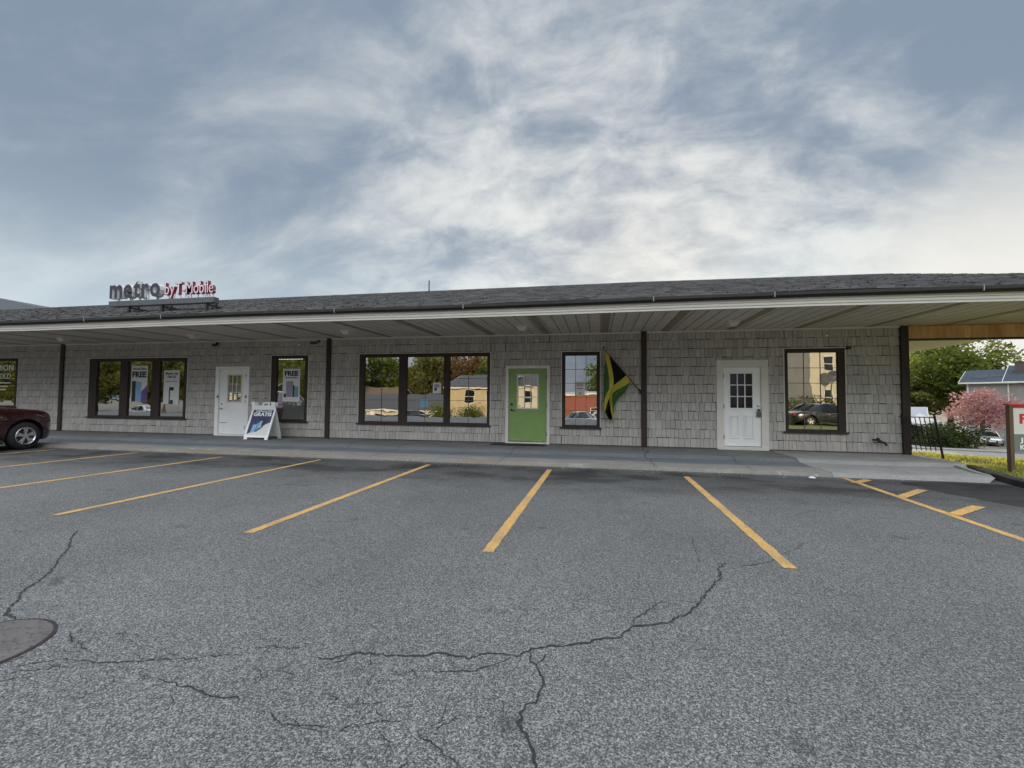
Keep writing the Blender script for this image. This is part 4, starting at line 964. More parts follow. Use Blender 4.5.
rt = poster('paper_notice', -5.1, -4.85, .97, 1.22, 'small pale blue sticker low on the middle pane of the wide window', lambda *a: None); rt.children[0].data.materials[0] = M['sky_print']
q = thing('window_lettering', (-21.2,-.004,1.5), 'white vinyl words FASHION FOLD on the shop window behind the dark red car', 'lettering')
tm = MB(); put_text(tm, 'FASHION', -20.78, -.004, 2.13, 1.35, .2, .001, .01, 'r'); tm.build('word', M['white'], q); tm = MB(); put_text(tm, 'FOLD', -20.9, -.004, 1.83, .66, .19, .001, .01, 'r'); tm.build('word', M['white'], q)
for k, z in enumerate((1.66,1.54,1.42)): rect(q,'text_line','white',-21.9,-20.9-.1*k,z,z+.035,-.004)
# inside the lit shop
t = thing('shop_counter', (-9.4,1.5,0), 'pale grey counter inside the window with the FREE poster', 'counter')
B(-9.8,-9.2,1.2,1.9,.02,1.0).build('front', M['lilac'], t, bevel=.01); B(-9.85,-9.15,1.15,1.95,1.0,1.05).build('top', M['paper'], t); B(-9.15,-8.85,.05,.056,.56,.86).build('purple_panel', M['navy'], t)
for x, y, lab in ((-15.0,1.6,'lit tube lamp at the top of the pane with the purple-cornered poster'),(-9.9,1.4,'lit tube lamp at the top left inside the window with the FREE poster'),(-9.0,2.2,'lit tube lamp at the top right inside the window with the FREE poster'),(-9.3,4.2,'lit tube lamp deeper inside the window with the FREE poster'),(-12.4,3.6,'lit tube lamp deep inside the shop behind the left white door')):
    t = thing('tube_lamp', (x,y,2.8), lab, 'lamp', 'tube lamps on the ceiling of the lit shop'); B(x-.7,x+.7,y-.09,y+.09,2.83,2.895).build('housing', M['white'], t); B(x-.66,x+.66,y-.07,y+.07,2.80,2.829).build('tube', M['tube'], t)

# door mat
tag(place(MB().prism([(-2.85,-.62),(-1.4,-.60),(-1.36,-.13),(-2.8,-.12)], 2, .004, .018).build('door_mat', M['rubber'])), 'thin black rubber mat on the sidewalk below the green door', 'door mat')
# litter by the kerb
tag(place(MB().lathe([(.0,0),(.05,.0),(.06,.015),(.03,.03),(0,.032)], (3.72,-3.25,-.154), 9).build('paper_scrap', M['paper'])), 'crumpled white paper scrap on the asphalt against the kerb', 'litter')

# iron railing panel leaning at the corner
def railing():
    t = thing('iron_railing', (7.3,-.3,0), 'low black iron railing panel leaning over beside the right corner of the wall', 'railing')
    y0, y1 = -.22, -.36
    def P(u, h): return Vector((lerp(6.86,7.46,u)+.14*(1-h/.9), lerp(y0,y1,u), h))
    MB().bar(P(-.02,.885), P(1.0,.885), .035, .02).build('top_rail', M['steel'], t); MB().bar(P(0,.71), P(1.02,.71), .02, .014).build('middle_rail', M['steel'], t)
    MB().bar(P(1.02,-.04), P(1.02,.93), .032, .032).lathe([(0,0),(.03,.01),(.0,.05)], tuple(P(1.02,.93)), 8).build('post', M['steel'], t)
    for k in range(7): MB().bar(P(.04+k*.137,.13), P(.04+k*.137,.885), .013, .013).build('baluster', M['steel'], t)
    m = MB()
    for u, h in ((.30,.42),(.72,.5)): m.lathe([(0,-.03),(.025,-.01),(.025,.01),(0,.03)], tuple(P(u,h)), 8)
    m.build('ornament', M['steel'], t)
railing()

# two-post sign on the lawn
def lawn_sign():
    ox, oy = 7.81, -1.78; z = lawn_z(ox, oy); t = thing('lawn_sign', (ox+.7, oy, z), 'white board sign with red top edge on wooden posts in the lawn', 'sign')
    for xx in (ox, ox+1.5): B(xx-.04, xx+.025, oy-.04, oy+.05, z-.1, 1.17).build('post', M['timber'], t, bevel=.006)
    B(ox+.027, ox+1.459, oy-.03, oy+.02, .62, 1.12).build('panel', M['offwhite'], t); B(ox+.027, ox+1.459, oy-.034, oy+.024, .27, .618).build('lower_band', M['sign_green'], t)
    B(ox-.06, ox+1.56, oy-.06, oy+.07, 1.171, 1.2).build('top_board', M['red'], t); B(ox+.027, ox+1.459, oy-.036, oy+.022, 1.121, 1.17).build('top_board', M['red'], t)
    m = MB(); put_text(m, 'F', ox+.125, oy-.033, .83, .12, .18, .002, .03); put_text(m, 'o', ox+.285, oy-.033, .83, .12, .18, .002, .03); m.build('lettering', M['red'], t)
    m = MB(); put_text(m, 'JIM', ox+.115, oy-.037, .47, .22, .085, .002, .02); put_text(m, 'KA', ox+.115, oy-.037, .33, .16, .085, .002, .02); m.build('lettering', M['white'], t)
lawn_sign()

# ------------------------------------------------------------------ cars
def make_car(label, kind, paint, group=None):
    """front towards +y, front axle at y=0, ground at z=0"""
    t = thing('parked_car', (0,0,0), label, 'car', group)
    if kind == 'suv':
        WB, RW = 2.69, .345
        sec = [(.80,.34,.70,.46),(.75,.24,.82,.64),(.64,.20,.93,.77),(.5,.19,.985,.875),(.2,.19,1.02,.915),(-.2,.19,1.055,.925),(-.55,.19,1.09,.925),(-1.2,.19,1.10,.925),(-2.2,.19,1.12,.925),(-3.0,.2,1.14,.92),(-3.35,.24,1.13,.89),(-3.55,.32,1.08,.80),(-3.62,.42,.98,.70)]
        gh = dict(base=[(-.48,1.085,.80),(-3.5,1.12,.80)], roof=[(-1.28,1.64,.60),(-3.05,1.62,.60)])
    else:
        WB, RW = 2.65, .32
        sec = [(.90,.30,.58,.52),(.83,.20,.68,.70),(.66,.18,.77,.80),(.4,.17,.82,.86),(0,.17,.87,.885),(-.5,.17,.93,.89),(-1.2,.17,.94,.89),(-2.2,.17,.95,.89),(-2.9,.18,.98,.88),(-3.3,.22,.97,.84),(-3.5,.30,.90,.74),(-3.56,.40,.80,.66)]
        gh = dict(base=[(-.42,.92,.76),(-3.05,.97,.74)], roof=[(-1.25,1.42,.55),(-2.35,1.40,.54)])
    prof = lambda zl, zt, hw: [(0,zl),(hw*.84,zl),(hw*.955,zl+.07),(hw*.985,lerp(zl,zt,.35)),(hw,lerp(zl,zt,.62)),(hw*.975,zt-.12*(zt-zl)),(hw*.90,zt-.035*(zt-zl)),(hw*.72,zt),(0,zt+.022)]
    mb = MB(); m = 17
    for (y, zl, zt, hw) in sec:
        pr = prof(zl, zt, hw); full = [(x, z) for x, z in pr]+[(-x, z) for x, z in reversed(pr[1:-1])]
        m = len(full); mb.v += [(x, y, z) for x, z in full]
    for i in range(len(sec)-1):
        for k in range(m): mb.f.append((i*m+k, i*m+(k+1)%m, (i+1)*m+(k+1)%m, (i+1)*m+k))
    mb.f += [tuple(range(m-1,-1,-1)), tuple(range((len(sec)-1)*m, len(sec)*m))]; mb.mi = [0]*len(mb.f); mb.tint = [.5]*len(mb.f)
    body = mb.build('body', [M[paint], M['carplastic']], t, fixn=True)
    ss = body.modifiers.new('s', 'SUBSURF'); ss.levels = 2; ss.render_levels = 2
    cut = MB()
    for y in (0, -WB):
        for sx in (-1, 1): cut.tube((sx*.60,y,RW+.01),(sx*1.3,y,RW+.01), RW+.075, RW+.075, 28)
    co = cut.build('cut', M['carplastic'], t, fixn=True)
    bo = body.modifiers.new('b', 'BOOLEAN'); bo.operation = 'DIFFERENCE'; bo.object = co; bo.solver = 'EXACT'
    dg = bpy.context.evaluated_depsgraph_get(); dg.update(); me = bpy.data.meshes.new_from_object(body.evaluated_get(dg))
    body.modifiers.clear(); body.data = me; me.name = 'body'; bpy.data.objects.remove(co, do_unlink=True)
    me.polygons.foreach_set('use_smooth', [True]*len(me.polygons)); me.set_sharp_from_angle(angle=R(40))
    (ya, za, wa), (yb, zb, wb) = gh['base']; (yc, zc, wc), (yd, zd, wd) = gh['roof']
    lo = lambda s: [(s*wa*.92,ya,za-.03),(s*(wa+.05),ya-.55,za+.0),(s*(wb+.06),lerp(ya,yb,.6),zb-.03),(s*wb*.95,yb,zb-.03)]
    up = lambda s: [(s*wc*.9,yc,zc),(s*wc,yc-.35,zc+.015),(s*wd,lerp(yc,yd,.6),zd+.015),(s*wd*.92,yd,zd)]
    g = MB(); A = lo(1)+list(reversed(lo(-1))); U = up(1)+list(reversed(up(-1))); n = 8
    g.add(A+U, [(k,(k+1)%n,n+(k+1)%n,n+k) for k in range(n)]+[tuple(range(n,2*n))]); gl = g.build('window_glass', M['carglass'], t, fixn=True, bevel=.02)
    rf_ = MB(); Ru = [(x*1.04, y+(.07 if i in (0,7) else -.04 if i in (3,4) else 0), z-.012) for i, (x, y, z) in enumerate(U)]; Rt = [(x*.86, y+(-.12 if i in (0,7) else .12 if i in (3,4) else 0), z+.055) for i, (x, y, z) in enumerate(U)]
    rf_.add(Ru+Rt, [(k,(k+1)%n,n+(k+1)%n,n+k) for k in range(n)]+[tuple(range(n,2*n)),tuple(range(n-1,-1,-1))]); rf_.build('roof_panel', M[paint], t, fixn=True, bevel=.015, smooth=True)
    for s in (1, -1):
        L_, U_ = lo(s), up(s); pl = MB()
        for a, b, w in ((L_[0],U_[0],.06),(L_[3],U_[3],.13)): pl.bar(Vector(a)+Vector((s*.012,0,0)), Vector(b)+Vector((s*.012,0,0)), w, .05, (s,0,.3))
        for f in (.42,.74): a = Vector(L_[1]).lerp(Vector(L_[2]), f); b = Vector(U_[1]).lerp(Vector(U_[2]), f); pl.bar(a+Vector((s*.004,0,0)), b+Vector((s*.004,0,0)), .07 if f < .5 else .05, .03, (s,0,.3))
        pl.build('pillar', M[paint], t)
        fr = sec[2]; hl = MB(); y1_, z1_ = .70, lerp(fr[1],fr[2],.80)
        q_ = sec[0][0]-.92; hl.add([(s*.46,.865+q_,z1_-.06),(s*.72,.74+q_,z1_-.05),(s*.865,.50+q_,z1_+.02),(s*.88,.32+q_,z1_+.08),(s*.80,.46+q_,z1_+.10),(s*.62,.70+q_,z1_+.05)], [(0,1,2,3,4,5)]); 
        h = hl.build('headlight', M['lens'], t); so = h.modifiers.new('th','SOLIDIFY'); so.thickness = .05; so.offset = 0
        hb = sec[-2]; MB().box(min(s*.60,s*.82), max(s*.60,s*.82), hb[0]-.05, hb[0]+.10, lerp(hb[1],hb[2],.62), hb[2]-.02).build('tail_light', M['taillens'], t, bevel=.03)
        mi = MB().box(min(s*.92,s*1.07), max(s*.92,s*1.07), -.86, -.74, za+.03, za+.19).bar((s*.86,-.80,za+.03),(s*.95,-.80,za+.07),.05,.04); mi.build('wing_mirror', M[paint], t, bevel=.03)
        hd = MB().box(min(s*.925,s*.95), max(s*.925,s*.95), -1.72, -1.52, lerp(.2,za,.83), lerp(.2,za,.83)+.025).box(min(s*.925,s*.95), max(s*.925,s*.95), -2.62, -2.42, lerp(.2,za,.84), lerp(.2,za,.84)+.025); hd.build('door_handle', M['chrome'], t)
        MB().box(min(s*.905,s*.934), max(s*.905,s*.934), -.80, -.52, lerp(.2,za,.70), lerp(.2,za,.70)+.02).build('side_badge', M['chrome'], t)
        sk = MB(); sk.box(min(s*.80,s*.935), max(s*.80,s*.935), -WB+.46, -.46, .17, .27); sk.build('sill', M['carplastic'], t, bevel=.02)
        for y in (0, -WB):
            w = MB(); xo = s*.90; prf = [(RW*.60,.0),(RW*.9,.0),(RW*.985,-.03),(RW,-.06),(RW,-.16),(RW*.985,-.19),(RW*.9,-.22),(RW*.6,-.22)]
            wt = thing('tmp', (0,0,0), '', ''); bpy.data.objects.remove(wt)
            ty = MB().lathe([(r, xo+s*h) for r, h in prf], (0,y,RW), 32, 'x'); ty.f = ty.f[:-2]; ty.mi = ty.mi[:-2]; ty.tint = ty.tint[:-2]
            wheel = ty.build('wheel', M['rubber'], t, fixn=True, smooth=True)
            rm = MB(); rr = RW*.64; rl = rm.lathe([(rr*1.0,xo-s*.20),(rr*1.0,xo+s*.0),(rr*.95,xo+s*.008),(rr*.88,xo-s*.012),(rr*.86,xo-s*.20)], (0,y,RW), 32, 'x'); rm.f = rm.f[:-2]; rm.mi = rm.mi[:-2]; rm.tint = rm.tint[:-2]
            rm.lathe([(.0,xo-s*.0),(.05,xo-s*.004),(.06,xo-s*.03),(.0,xo-s*.05)], (0,y,RW), 14, 'x')
            for q in range(5):
                a = 2*math.pi*q/5+.35
                for da in (-.16, .16):
                    c0 = Vector((xo-s*.016, y+.04*math.cos(a), RW+.04*math.sin(a))); c1 = Vector((xo-s*.012, y+rr*.93*math.cos(a+da), RW+rr*.93*math.sin(a+da))); rm.bar(c0, c1, .042, .03, (1,0,0))
            rm.build('rim', M['rim'], wheel, fixn=True)
            MB().lathe([(0,xo-s*.10),(rr*.88,xo-s*.10),(rr*.88,xo-s*.13),(0,xo-s*.13)], (0,y,RW), 24, 'x').build('brake_disc', M['greymetal'], wheel)
    f0 = sec[0]; MB().box(-.40,.40,f0[0]-.05,f0[0]+.012,lerp(f0[1],f0[2],.45),lerp(f0[1],f0[2],.95)).build('grille', M['carplastic'], t, bevel=.03)
    MB().box(-.42,.42,f0[0]-.06,f0[0]+.004,f0[1]-.06,f0[1]+.14).build('bumper_intake', M['carplastic'], t, bevel=.03)
    MB().box(-.26,.26,f0[0]+.0,f0[0]+.025,f0[1]+.10,f0[1]+.21).build('number_plate', M['plastic'], t)
    return t
red = make_car('dark red SUV with alloy wheels parked facing the shops at the left edge', 'suv', 'carred'); red.location = (-15.05,-3.6,-.155); red.rotation_euler = (0,0,R(6))
sil = make_car('silver sedan parked beside the dark hedge and pink tree, far right', 'sedan', 'carsilver'); sil.location = (40.9, 43.6, terrain(40.9,43.6)+.05); sil.rotation_euler = (0,0,R(150))

# ------------------------------------------------------------------ trees and bushes
def leaf_quads(mb, c, rad, n, s, rnd, mi=0):
    vs = []; 
    for _ in range(n):
        while True:
            p = Vector((rnd.uniform(-1,1), rnd.uniform(-1,1), rnd.uniform(-1,1)))
            if p.length < 1: break
        p = Vector((p.x*rad[0], p.y*rad[1], p.z*rad[2]))+c; a = Vector((rnd.gauss(0,1), rnd.gauss(0,1), rnd.gauss(0,.7))).normalized(); b = a.cross(Vector((rnd.gauss(0,1), rnd.gauss(0,1), rnd.gauss(0,1)))).normalized(); q = s*rnd.uniform(.55, 1.3)
        k = len(mb.v); mb.v += [tuple(p-a*q), tuple(p+b*q*.55), tuple(p+a*q), tuple(p-b*q*.55)]; mb.f.append((k,k+1,k+2,k+3)); mb.mi.append(mi); mb.tint.append(min(1, max(0, mb.ct+rnd.gauss(0,.18))))
def tree(name, loc, label, cat, H, trunk_h, rad, leafmat, nclump=70, per=110, leaf=.22, seed=1, group=None, trunk_r=.28, shape=1.0, lean=.0):
    rnd = random.Random(seed); base = Vector(loc); t = thing(name, tuple(base), label, cat, group); tk = MB(); cr = MB(); cr.ct = .5
    top = base+Vector((lean, 0, H*.78)); pts = [base-Vector((0,0,.3))]; 
    for k in range(1, 7): pts.append(base.lerp(top, k/6)+Vector((rnd.uniform(-.12,.12), rnd.uniform(-.12,.12), 0))*H*.05)
    for k in range(6): tk.tube(pts[k], pts[k+1], trunk_r*(1-k/6.6)+(.35*trunk_r if k == 0 else 0), trunk_r*(1-(k+1)/6.6), 10)
    cz = base.z+trunk_h+(H-trunk_h)*.5; hz = (H-trunk_h)*.5
    for c in range(nclump):
        while True:
            p = Vector((rnd.uniform(-1,1), rnd.uniform(-1,1), rnd.uniform(-1,1)))
            if .35 < p.length < 1: break
        lump = .82+.3*mnoise.noise(Vector((p.x*1.7+seed, p.y*1.7, p.z*1.7)))
        w = 1.0 if shape == 1 else (1-max(0,p.z)*.45)
        cc = Vector((base.x+lean*.6+p.x*rad*lump*w, base.y+p.y*rad*lump*w, cz+p.z*hz*lump)); k = rnd.randrange(2, 6)
        a = pts[k]; mid = a.lerp(cc, .55)+Vector((0,0,-.04*H*rnd.random()))
        if c % 2 == 0: tk.tube(a, mid, trunk_r*.28, trunk_r*.16, 6, False); tk.tube(mid, cc, trunk_r*.16, .015, 5, False)
        cr.ct = .5+rnd.gauss(0, .22); r = rad*rnd.uniform(.20, .36)
        leaf_quads(cr, cc, (r, r, r*.72), int(per*rnd.uniform(.7, 1.3)), leaf, rnd)
    tk.build('trunk', M['bark'], t, smooth=True); cr.build('crown', M[leafmat], t); return t
def bush(name, loc, label, size, leafmat, n=3000, leaf=.12, seed=1, group=None, cat='bush'):
    rnd = random.Random(seed); base = Vector(loc); t = thing(name, tuple(base), label, cat, group); tk = MB(); cr = MB(); cr.ct = .5; m = max(10, n//90)
    for c in range(m):
        p = Vector((rnd.uniform(-1,1)*size[0], rnd.uniform(-1,1)*size[1], size[2]*(.12+.8*rnd.random())*(1-.25*rnd.random()))); cr.ct = .5+rnd.gauss(0,.22); r = .34*size[2]
        tk.tube(base+Vector((p.x*.5,p.y*.5,-.1)), base+p, .03, .01, 5, False); leaf_quads(cr, base+p, (r*1.2, r*1.2, r), n//m, leaf, rnd)
    tk.build('stem', M['bark'], t); cr.build('foliage', M[leafmat], t); return t
tz = terrain
tree('broad_tree', (47.4,58.6,tz(47,58)), 'tall dark green leafy tree rising behind the grey house on the right', 'tree', 15.8, 3.2, 6.4, 'leaf_green', 115, 130, .24, 4, trunk_r=.4)
tree('broad_tree', (42.0,58.0,tz(42,58)), 'lower yellow-green tree between the brown corner post and the tall tree', 'tree', 8.6, 1.6, 3.8, 'leaf_olive', 80, 120, .22, 9, trunk_r=.3)
tree('broad_tree', (33.8,60.0,tz(34,60)), 'small green tree partly hidden behind the brown corner post', 'tree', 6.0, 1.2, 3.4, 'leaf_green', 50, 110, .2, 15, trunk_r=.25)
tree('thin_tree', (56.5,63.5,tz(56,60)), 'sparse airy tree whose pale leaves show right of the tall tree', 'tree', 13.5, 4.0, 4.2, 'leaf_olive', 36, 45, .2, 31, trunk_r=.22)
tree('dogwood_tree', (34.75,37.0,tz(34.7,37)), 'pink flowering tree standing in front of the grey house', 'tree', 6.0, 1.5, 3.4, 'leaf_pink', 66, 80, .12, 6, trunk_r=.14, shape=2, lean=1.5)
bush('hedge_bush', (32.2,36.6,tz(32.2,36.6)), 'dark rounded bush under the pink tree, left of the silver car', (1.8,1.2,2.1), 'leaf_dark', 4200, .12, 3)
bush('hedge_bush', (31.0,41.0,tz(31,41)), 'dark bush seen through the iron railing', (2.6,1.4,2.0), 'leaf_dark', 2600, .12, 8)
bush('hedge_bush', (44.6,41.6,tz(44.6,41.6)), 'dark bush at the right behind the silver car', (1.6,1.2,2.0), 'leaf_dark', 3000, .14, 18)
bush('hedge_bush', (32.5,52.0,tz(32,52)), 'wide dark thicket below the small trees at the corner', (6.0,2.0,3.4), 'leaf_dark', 5000, .18, 28)

# ------------------------------------------------------------------ houses
def house(name, A, yaw, L_, D_, zb, ze, zr, wall, roofm, label, over=.45, wins=(), cat='house', hip=0., trim='offwhite', doors=()):
    """A: front-left corner seen from the viewer; local +x runs along the front, +y goes back, rotation yaw"""
    t = thing(name, (A[0],A[1],zb), label, cat); t.rotation_euler = (0,0,yaw); ORG[t.name] = Vector((0,0,0)); H = ze-zb; RZ = zr-zb
    mb = MB(); mb.box(0,L_,0,D_,-.5,H)
    if not hip: mb.prism([(0,H),(D_,H),(D_/2,RZ-.1)], 0, .0, L_) if False else mb.add([(0,.01,H),(0,D_-.01,H),(0,D_/2,RZ-.12),(L_,.01,H),(L_,D_-.01,H),(L_,D_/2,RZ-.12)], [(0,2,1),(3,4,5)])
    mb.build('wall', M[wall], t)
    r = MB(); s = (RZ-H)/(D_/2); o = over
    if hip:
        r.add([(-o,-o,H-s*o),(L_+o,-o,H-s*o),(L_+o,D_+o,H-s*o),(-o,D_+o,H-s*o),(hip,D_/2,RZ),(L_-hip,D_/2,RZ)], [(0,1,5,4),(2,3,4,5),(1,2,5),(3,0,4),(3,2,1,0)])
    else:
        r.add([(-o,-o,H-s*o),(L_+o,-o,H-s*o),(L_+o,D_/2,RZ),(-o,D_/2,RZ),(-o,D_+o,H-s*o),(L_+o,D_+o,H-s*o),(-o,-o,H-s*o-.16),(L_+o,-o,H-s*o-.16),(L_+o,D_/2,RZ-.16),(-o,D_/2,RZ-.16),(-o,D_+o,H-s*o-.16),(L_+o,D_+o,H-s*o-.16)],
          [(0,1,2,3),(3,2,5,4),(6,9,8,7),(9,10,11,8),(0,6,7,1),(4,5,11,10),(0,3,9,6),(3,4,10,9),(1,7,8,2),(2,8,11,5)])
    ro = r.build('roof', M[roofm], t)
    f = MB(); f.box(-o-.02,L_+o+.02,-o-.05,-o-.005,H-s*o-.19,H-s*o-.02)
    for xx in (-o-.03, L_+o+.03) if not hip else ():
        f.bar((xx,-o,H-s*o-.12),(xx,D_/2,RZ-.12),.2,.05,(1,0,0)); f.bar((xx,D_/2,RZ-.12),(xx,D_+o,H-s*o-.12),.2,.05,(1,0,0))
    f.build('eave_trim', M[trim], ro)
    for (x0, x1, z0, z1) in wins:
        w = MB(); e = .08
        for q in ((x0-e,x0,z0-e,z1+e),(x1,x1+e,z0-e,z1+e),(x0,x1,z0-e,z0),(x0,x1,z1,z1+e),(x0,x1,(z0+z1)/2-.03,(z0+z1)/2+.03)): w.box(q[0],q[1],-.05,-.003,q[2],q[3])
        wf = w.build('window', M[trim], t); MB().box(x0,x1,-.02,-.002,z0,z1).build('pane', M['carglass'], wf)
    for (x0, x1, z1, m_) in doors:
        d = MB(); d.box(x0, x1, -.03, -.004, .0, z1)
        for k in range(1, 4): d.box(x0+.08, x1-.08, -.045, -.031, z1*k/4-.03, z1*k/4+.03)
        dd = d.build('door', M[m_], t); f = MB(); f.box(x0-.12, x0-.001, -.05, -.004, 0, z1+.12).box(x1+.001, x1+.12, -.05, -.004, 0, z1+.12).box(x0, x1, -.05, -.004, z1+.001, z1+.12); f.build('door_frame', M[trim], dd)
    return t, ro, s, H, RZ
hz_ = -3.3
h1, ro, s, H, RZ = house('grey_house', (41.6,47.6,0), R(-44), 3.4, 7.0, hz_, 4.0, 5.35, 'grey_siding', 'roof_blue', 'two-storey grey house with solar panels on its blue-grey roof', .5, ((1.0,1.9,1.2,2.6),), hip=0.)
for (a, b, u0, u1) in ((.35,1.6,.25,.72),(1.75,3.1,.35,.80)):
    m = MB(); P = lambda x, u: (x, lerp(-.5,4,u), lerp(H-s*.5,RZ,u)+.07); m.quad(P(a,u0),P(b,u0),P(b,u1),P(a,u1)); q = m.build('solar_panel', M['solar'], ro); so = q.modifiers.new('t','SOLIDIFY'); so.thickness = .05; so.offset = 0
for xx in (.1, 3.2): MB().box(xx,xx+.12,-.09,-.02,0,H-.2).build('downpipe', M['offwhite'], h1)
h2, ro2, s2, H2, RZ2 = house('grey_house', (44.06,45.26,0), R(-44), 14.0, 8.0, hz_, 4.05, 5.8, 'grey_siding', 'roof_blue', 'taller right-hand wing of the grey house with a brick chimney', .5, ((5.5,6.3,4.4,6.2),(9,10,4.4,6.0)))
c = MB().box(.2,.85,1.6,2.2,H2-.4,RZ2+.15).box(.15,.9,1.55,2.25,RZ2+.15,RZ2+.27); c.build('chimney', M['chimney'], ro2)
m = MB(); P2 = lambda x, u: (x, lerp(-.5,4.5,u), lerp(H2-s2*.5,RZ2,u)+.07); m.quad(P2(1.2,.45),P2(4,.45),P2(4,.85),P2(1.2,.85)); q = m.build('solar_panel', M['solar'], ro2); so = q.modifiers.new('t','SOLIDIFY'); so.thickness = .05; so.offset = 0
house('garage', (29.6,43.2,0), R(-30), 4.2, 4.5, tz(31,43), -.05, .95, 'grey_siding', 'greyroof', 'small grey garage with a grey gabled roof beyond the iron railing', .35)
def canopy(loc, yaw):
    t = thing('garden_canopy', loc, 'white garden canopy with a scalloped edge seen above the iron railing', 'canopy'); t.rotation_euler = (0,0,yaw); ORG[t.name] = Vector((0,0,0)); w = 1.3
    for sx in (-1,1):
        for sy in (-1,1): MB().tube((sx*w,sy*w,0),(sx*w,sy*w,2.3),.04,n=8).build('leg', M['black'], t)
    m = MB(); n = 8; rim = []
    for (a, b) in (((-w,-w),(w,-w)),((w,-w),(w,w)),((w,w),(-w,w)),((-w,w),(-w,-w))):
        for k in range(n): u = k/n; rim.append((lerp(a[0],b[0],u), lerp(a[1],b[1],u), 2.35-.28*math.sin(math.pi*u)))
    N_ = len(rim); m.add(rim+[(x*.5,y*.5,2.62) for x,y,z in rim]+[(0,0,3.15)], [(k,(k+1)%N_,N_+(k+1)%N_,N_+k) for k in range(N_)]+[(N_+k,N_+(k+1)%N_,2*N_) for k in range(N_)])
    cv = m.build('roof_cloth', M['canvas'], t); so = cv.modifiers.new('t','SOLIDIFY'); so.thickness = .02
    m = MB()
    for k in range(N_): m.quad((rim[k][0]*1.01,rim[k][1]*1.01,rim[k][2]-.22),(rim[(k+1)%N_][0]*1.01,rim[(k+1)%N_][1]*1.01,rim[(k+1)%N_][2]-.22),(rim[(k+1)%N_][0]*1.01,rim[(k+1)%N_][1]*1.01,rim[(k+1)%N_][2]+.02),(rim[k][0]*1.01,rim[k][1]*1.01,rim[k][2]+.02))
    m.build('valance', M['canvas'], t)
canopy((32.6,40.6,tz(32.6,40.6)+.1), R(-20))

# ---- across the street behind the camera: what the shop windows mirror
zb = -2.2; PI = math.pi
def house_b(*a, **k): return house(*a, **k)
# fronts face the shops: local +x runs towards -X after a half turn, so A is the corner at the larger X
house('long_garage', (-19.0,-40,0), PI, 12.5, 8, zb, .25, 2.0, 'cream_siding', 'roof_dark', 'long low cream garage block with a dark roof across the street', .5, doors=((.8,3.2,2.1,'white'),(4.0,6.4,2.1,'offwhite'),(9.4,11.8,2.1,'white')), wins=((1.0,5.2,.9,1.35),(7.0,9.5,.4,1.6)))
house('brown_roof_house', (-29.5,-46,0), PI, 13, 9, zb, 1.2, 3.3, 'cream_siding', 'roof_brown', 'cream house under a brown roof across the street', .5, ((2,3.2,1,2.3),(6,7.2,1,2.3)))
house('yellow_house', (-10.8,-38,0), PI+R(6), 7.0, 9, zb, 3.0, 4.6, 'yellow_siding', 'roof_dark', 'tall yellow house with a dark roof across the street', .6, ((1.2,2.2,.8,2.4),(3.9,4.9,.8,2.4),(1.2,2.2,3.2,4.6),(3.9,4.9,3.2,4.6)))
house('yellow_house', (-5.6,-42,0), PI/2+R(90-12), 4.6, 8, zb, 3.3, 5.6, 'cream_siding', 'roof_dark', 'narrow cream house with white windows mirrored in the green door', .4, ((.6,1.4,3.2,4.6),(2.6,3.4,3.2,4.6),(.6,1.4,.8,2.2)))
house('red_workshop', (2.5,-43,0), PI, 9.0, 9, zb, 2.3, 2.6, 'brick', 'greyroof', 'low red workshop with a flat roof across the street', .15, ((2,3.4,1.6,2.6),))
house('cream_house', (27.5,-31,0), PI-R(14), 10.5, 9, zb, 6.8, 9.5, 'cream_siding', 'roof_dark', 'three-storey cream house with small windows across the street, behind a hedge', .5, ((2.6,3.3,6.2,7.4),(5.6,6.4,6.2,7.4),(8.6,9.3,6.2,7.4),(2.6,3.3,3.2,4.6),(5.6,6.4,3.2,4.6),(8.6,9.3,3.2,4.6)))
house('cream_house', (-48,-44,0), PI, 10, 8, zb, 2.2, 4.4, 'cream_siding', 'roof_dark', 'cream bungalow among the trees across the street', .5, ((2,3,1,2.2),(6,7,1,2.2)))
gB = 'trees across the street'
t1 = tree('street_tree', (-27,-56,zb), 'olive green tree behind the garage block across the street', 'tree', 12.8, 1.5, 6.0, 'leaf_olive', 85, 110, .26, 41, gB)
t2 = tree('street_tree', (-20.5,-55,zb), 'russet tree behind the garage block across the street', 'tree', 12.8, 1.5, 5.2, 'leaf_brown', 85, 110, .26, 42, gB)
t3 = tree('street_tree', (-14,-54,zb), 'full green tree behind the tall yellow house', 'tree', 12.5, 1.5, 5.8, 'leaf_green', 85, 110, .26, 43, gB)
for x, y, rz, src, lab in ((-36,-58,1.2,t3,'full green tree beyond the brown roofed house'),(-45,-52,2.2,t1,'olive tree beside the cream bungalow'),(-57,-50,.7,t1,'olive tree left of the cream bungalow'),(-66,-52,2.9,t3,'green tree far along the street'),(-76,-50,4.1,t1,'last olive tree far along the street'),(3.5,-60,1.9,t3,'green tree beyond the red workshop'),(-52,-60,1.1,t2,'russet tree behind the cream bungalow'),(-70,-60,5.,t2,'russet tree far along the street'),(-84,-47,2.,t1,'olive tree at the far end of the street'),(-92,-50,3.,t3,'green tree at the far end of the street'),(-101,-48,.3,t1,'outermost olive tree at the far end of the street'),(-112,-50,1.3,t3,'outermost green tree at the far end of the street'),(-40,-47,4.4,t1,'olive tree right of the cream bungalow'),(-52,-50,3.4,t3,'green tree just left of the cream bungalow'),(-72,-49,3.1,t1,'olive tree between the far street trees')):
    copy_tree(src, (x,y,zb), rz, lab)
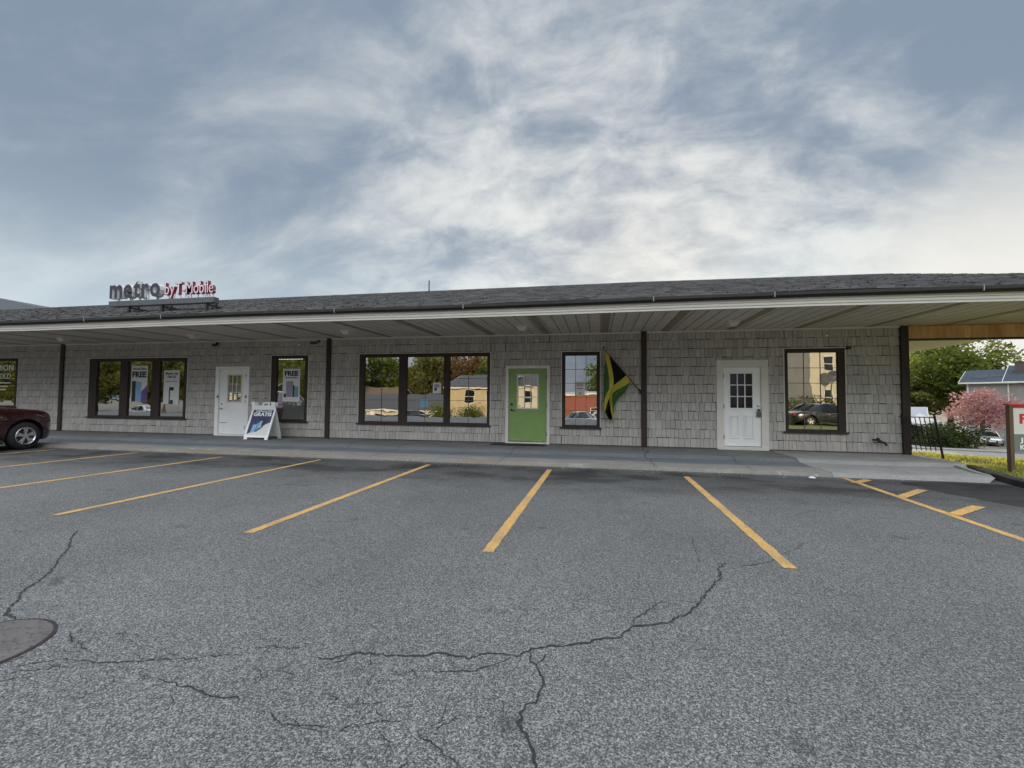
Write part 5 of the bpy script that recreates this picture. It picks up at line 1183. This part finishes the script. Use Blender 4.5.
bush('street_hedge', (20,-28.0,zb), 'long green hedge in front of the three-storey cream house', (6.5,.8,3.7), 'leaf_olive', 17000, .13, 51, cat='hedge')
gH = 'bushes in front of the houses across the street'
sb = bush('street_bush', (-14.2,-35.2,-1.2), 'round green bush before the tall yellow house', (1.1,.8,1.9), 'leaf_green', 1800, .1, 61, gH)
for x, y, rz, lab in ((-18.4,-36.5,1.,'round green bush between the garage block and the tall yellow house'),(-30.5,-37.5,2.,'green bush at the far end of the garage block'),(-8.6,-36,3.,'green bush between the two yellow houses'),(3.4,-38.5,4.,'green bush beside the red workshop'),(-44,-38,5.,'green bush before the cream bungalow')):
    copy_tree(sb, (x,y,-1.2), rz, lab)
def dish():
    t = thing('satellite_dish', (18.6,-27.8,zb), 'grey satellite dish on a pole in front of the cream house', 'satellite dish'); MB().tube((18.6,-27.8,zb),(18.6,-27.8,3.2),.05).build('pole', M['greymetal'], t)
    MB().lathe([(0,.0),(.25,.03),(.45,.12),(.5,.17),(.45,.15),(.25,.06),(0,.03)], (18.6,-27.7,3.4), 20, 'y').build('dish', M['greymetal'], t, smooth=True); MB().bar((18.6,-27.7,3.05),(19.2,-27.1,3.25),.04,.04).build('arm', M['greymetal'], t)
dish()
gC = 'cars parked across the street'
b1 = make_car('black sedan parked by the hedge of the cream house', 'sedan', 'carblack'); b1['group'] = gC; b1.location = (15.6,-19.3,terrain(15.6,-19.3)-.05); b1.rotation_euler = (0,0,R(-90))
white = M['carwhite']
for x, y, rz, lab, col in ((-1.2,-31,R(90),'white sedan parked before the red workshop',M['carwhite']),(-3.4,-27.6,R(95),'second white sedan parked nearer the street before the red workshop',M['carwhite']),(1.2,-35,R(88),'silver sedan parked close to the red workshop',M['carsilver']),(-22,-33,R(90),'black sedan parked in front of the garage block',M['carblack']),(-46,-33,R(90),'silver sedan parked far along the street',M['carsilver']),(-58,-33,R(92),'white sedan parked far along the street',M['carwhite'])):
    copy_tree(b1, (x,y,terrain(x,y)-.04), rz, lab, {'black_car_paint': col} if col is not M['carblack'] else None)
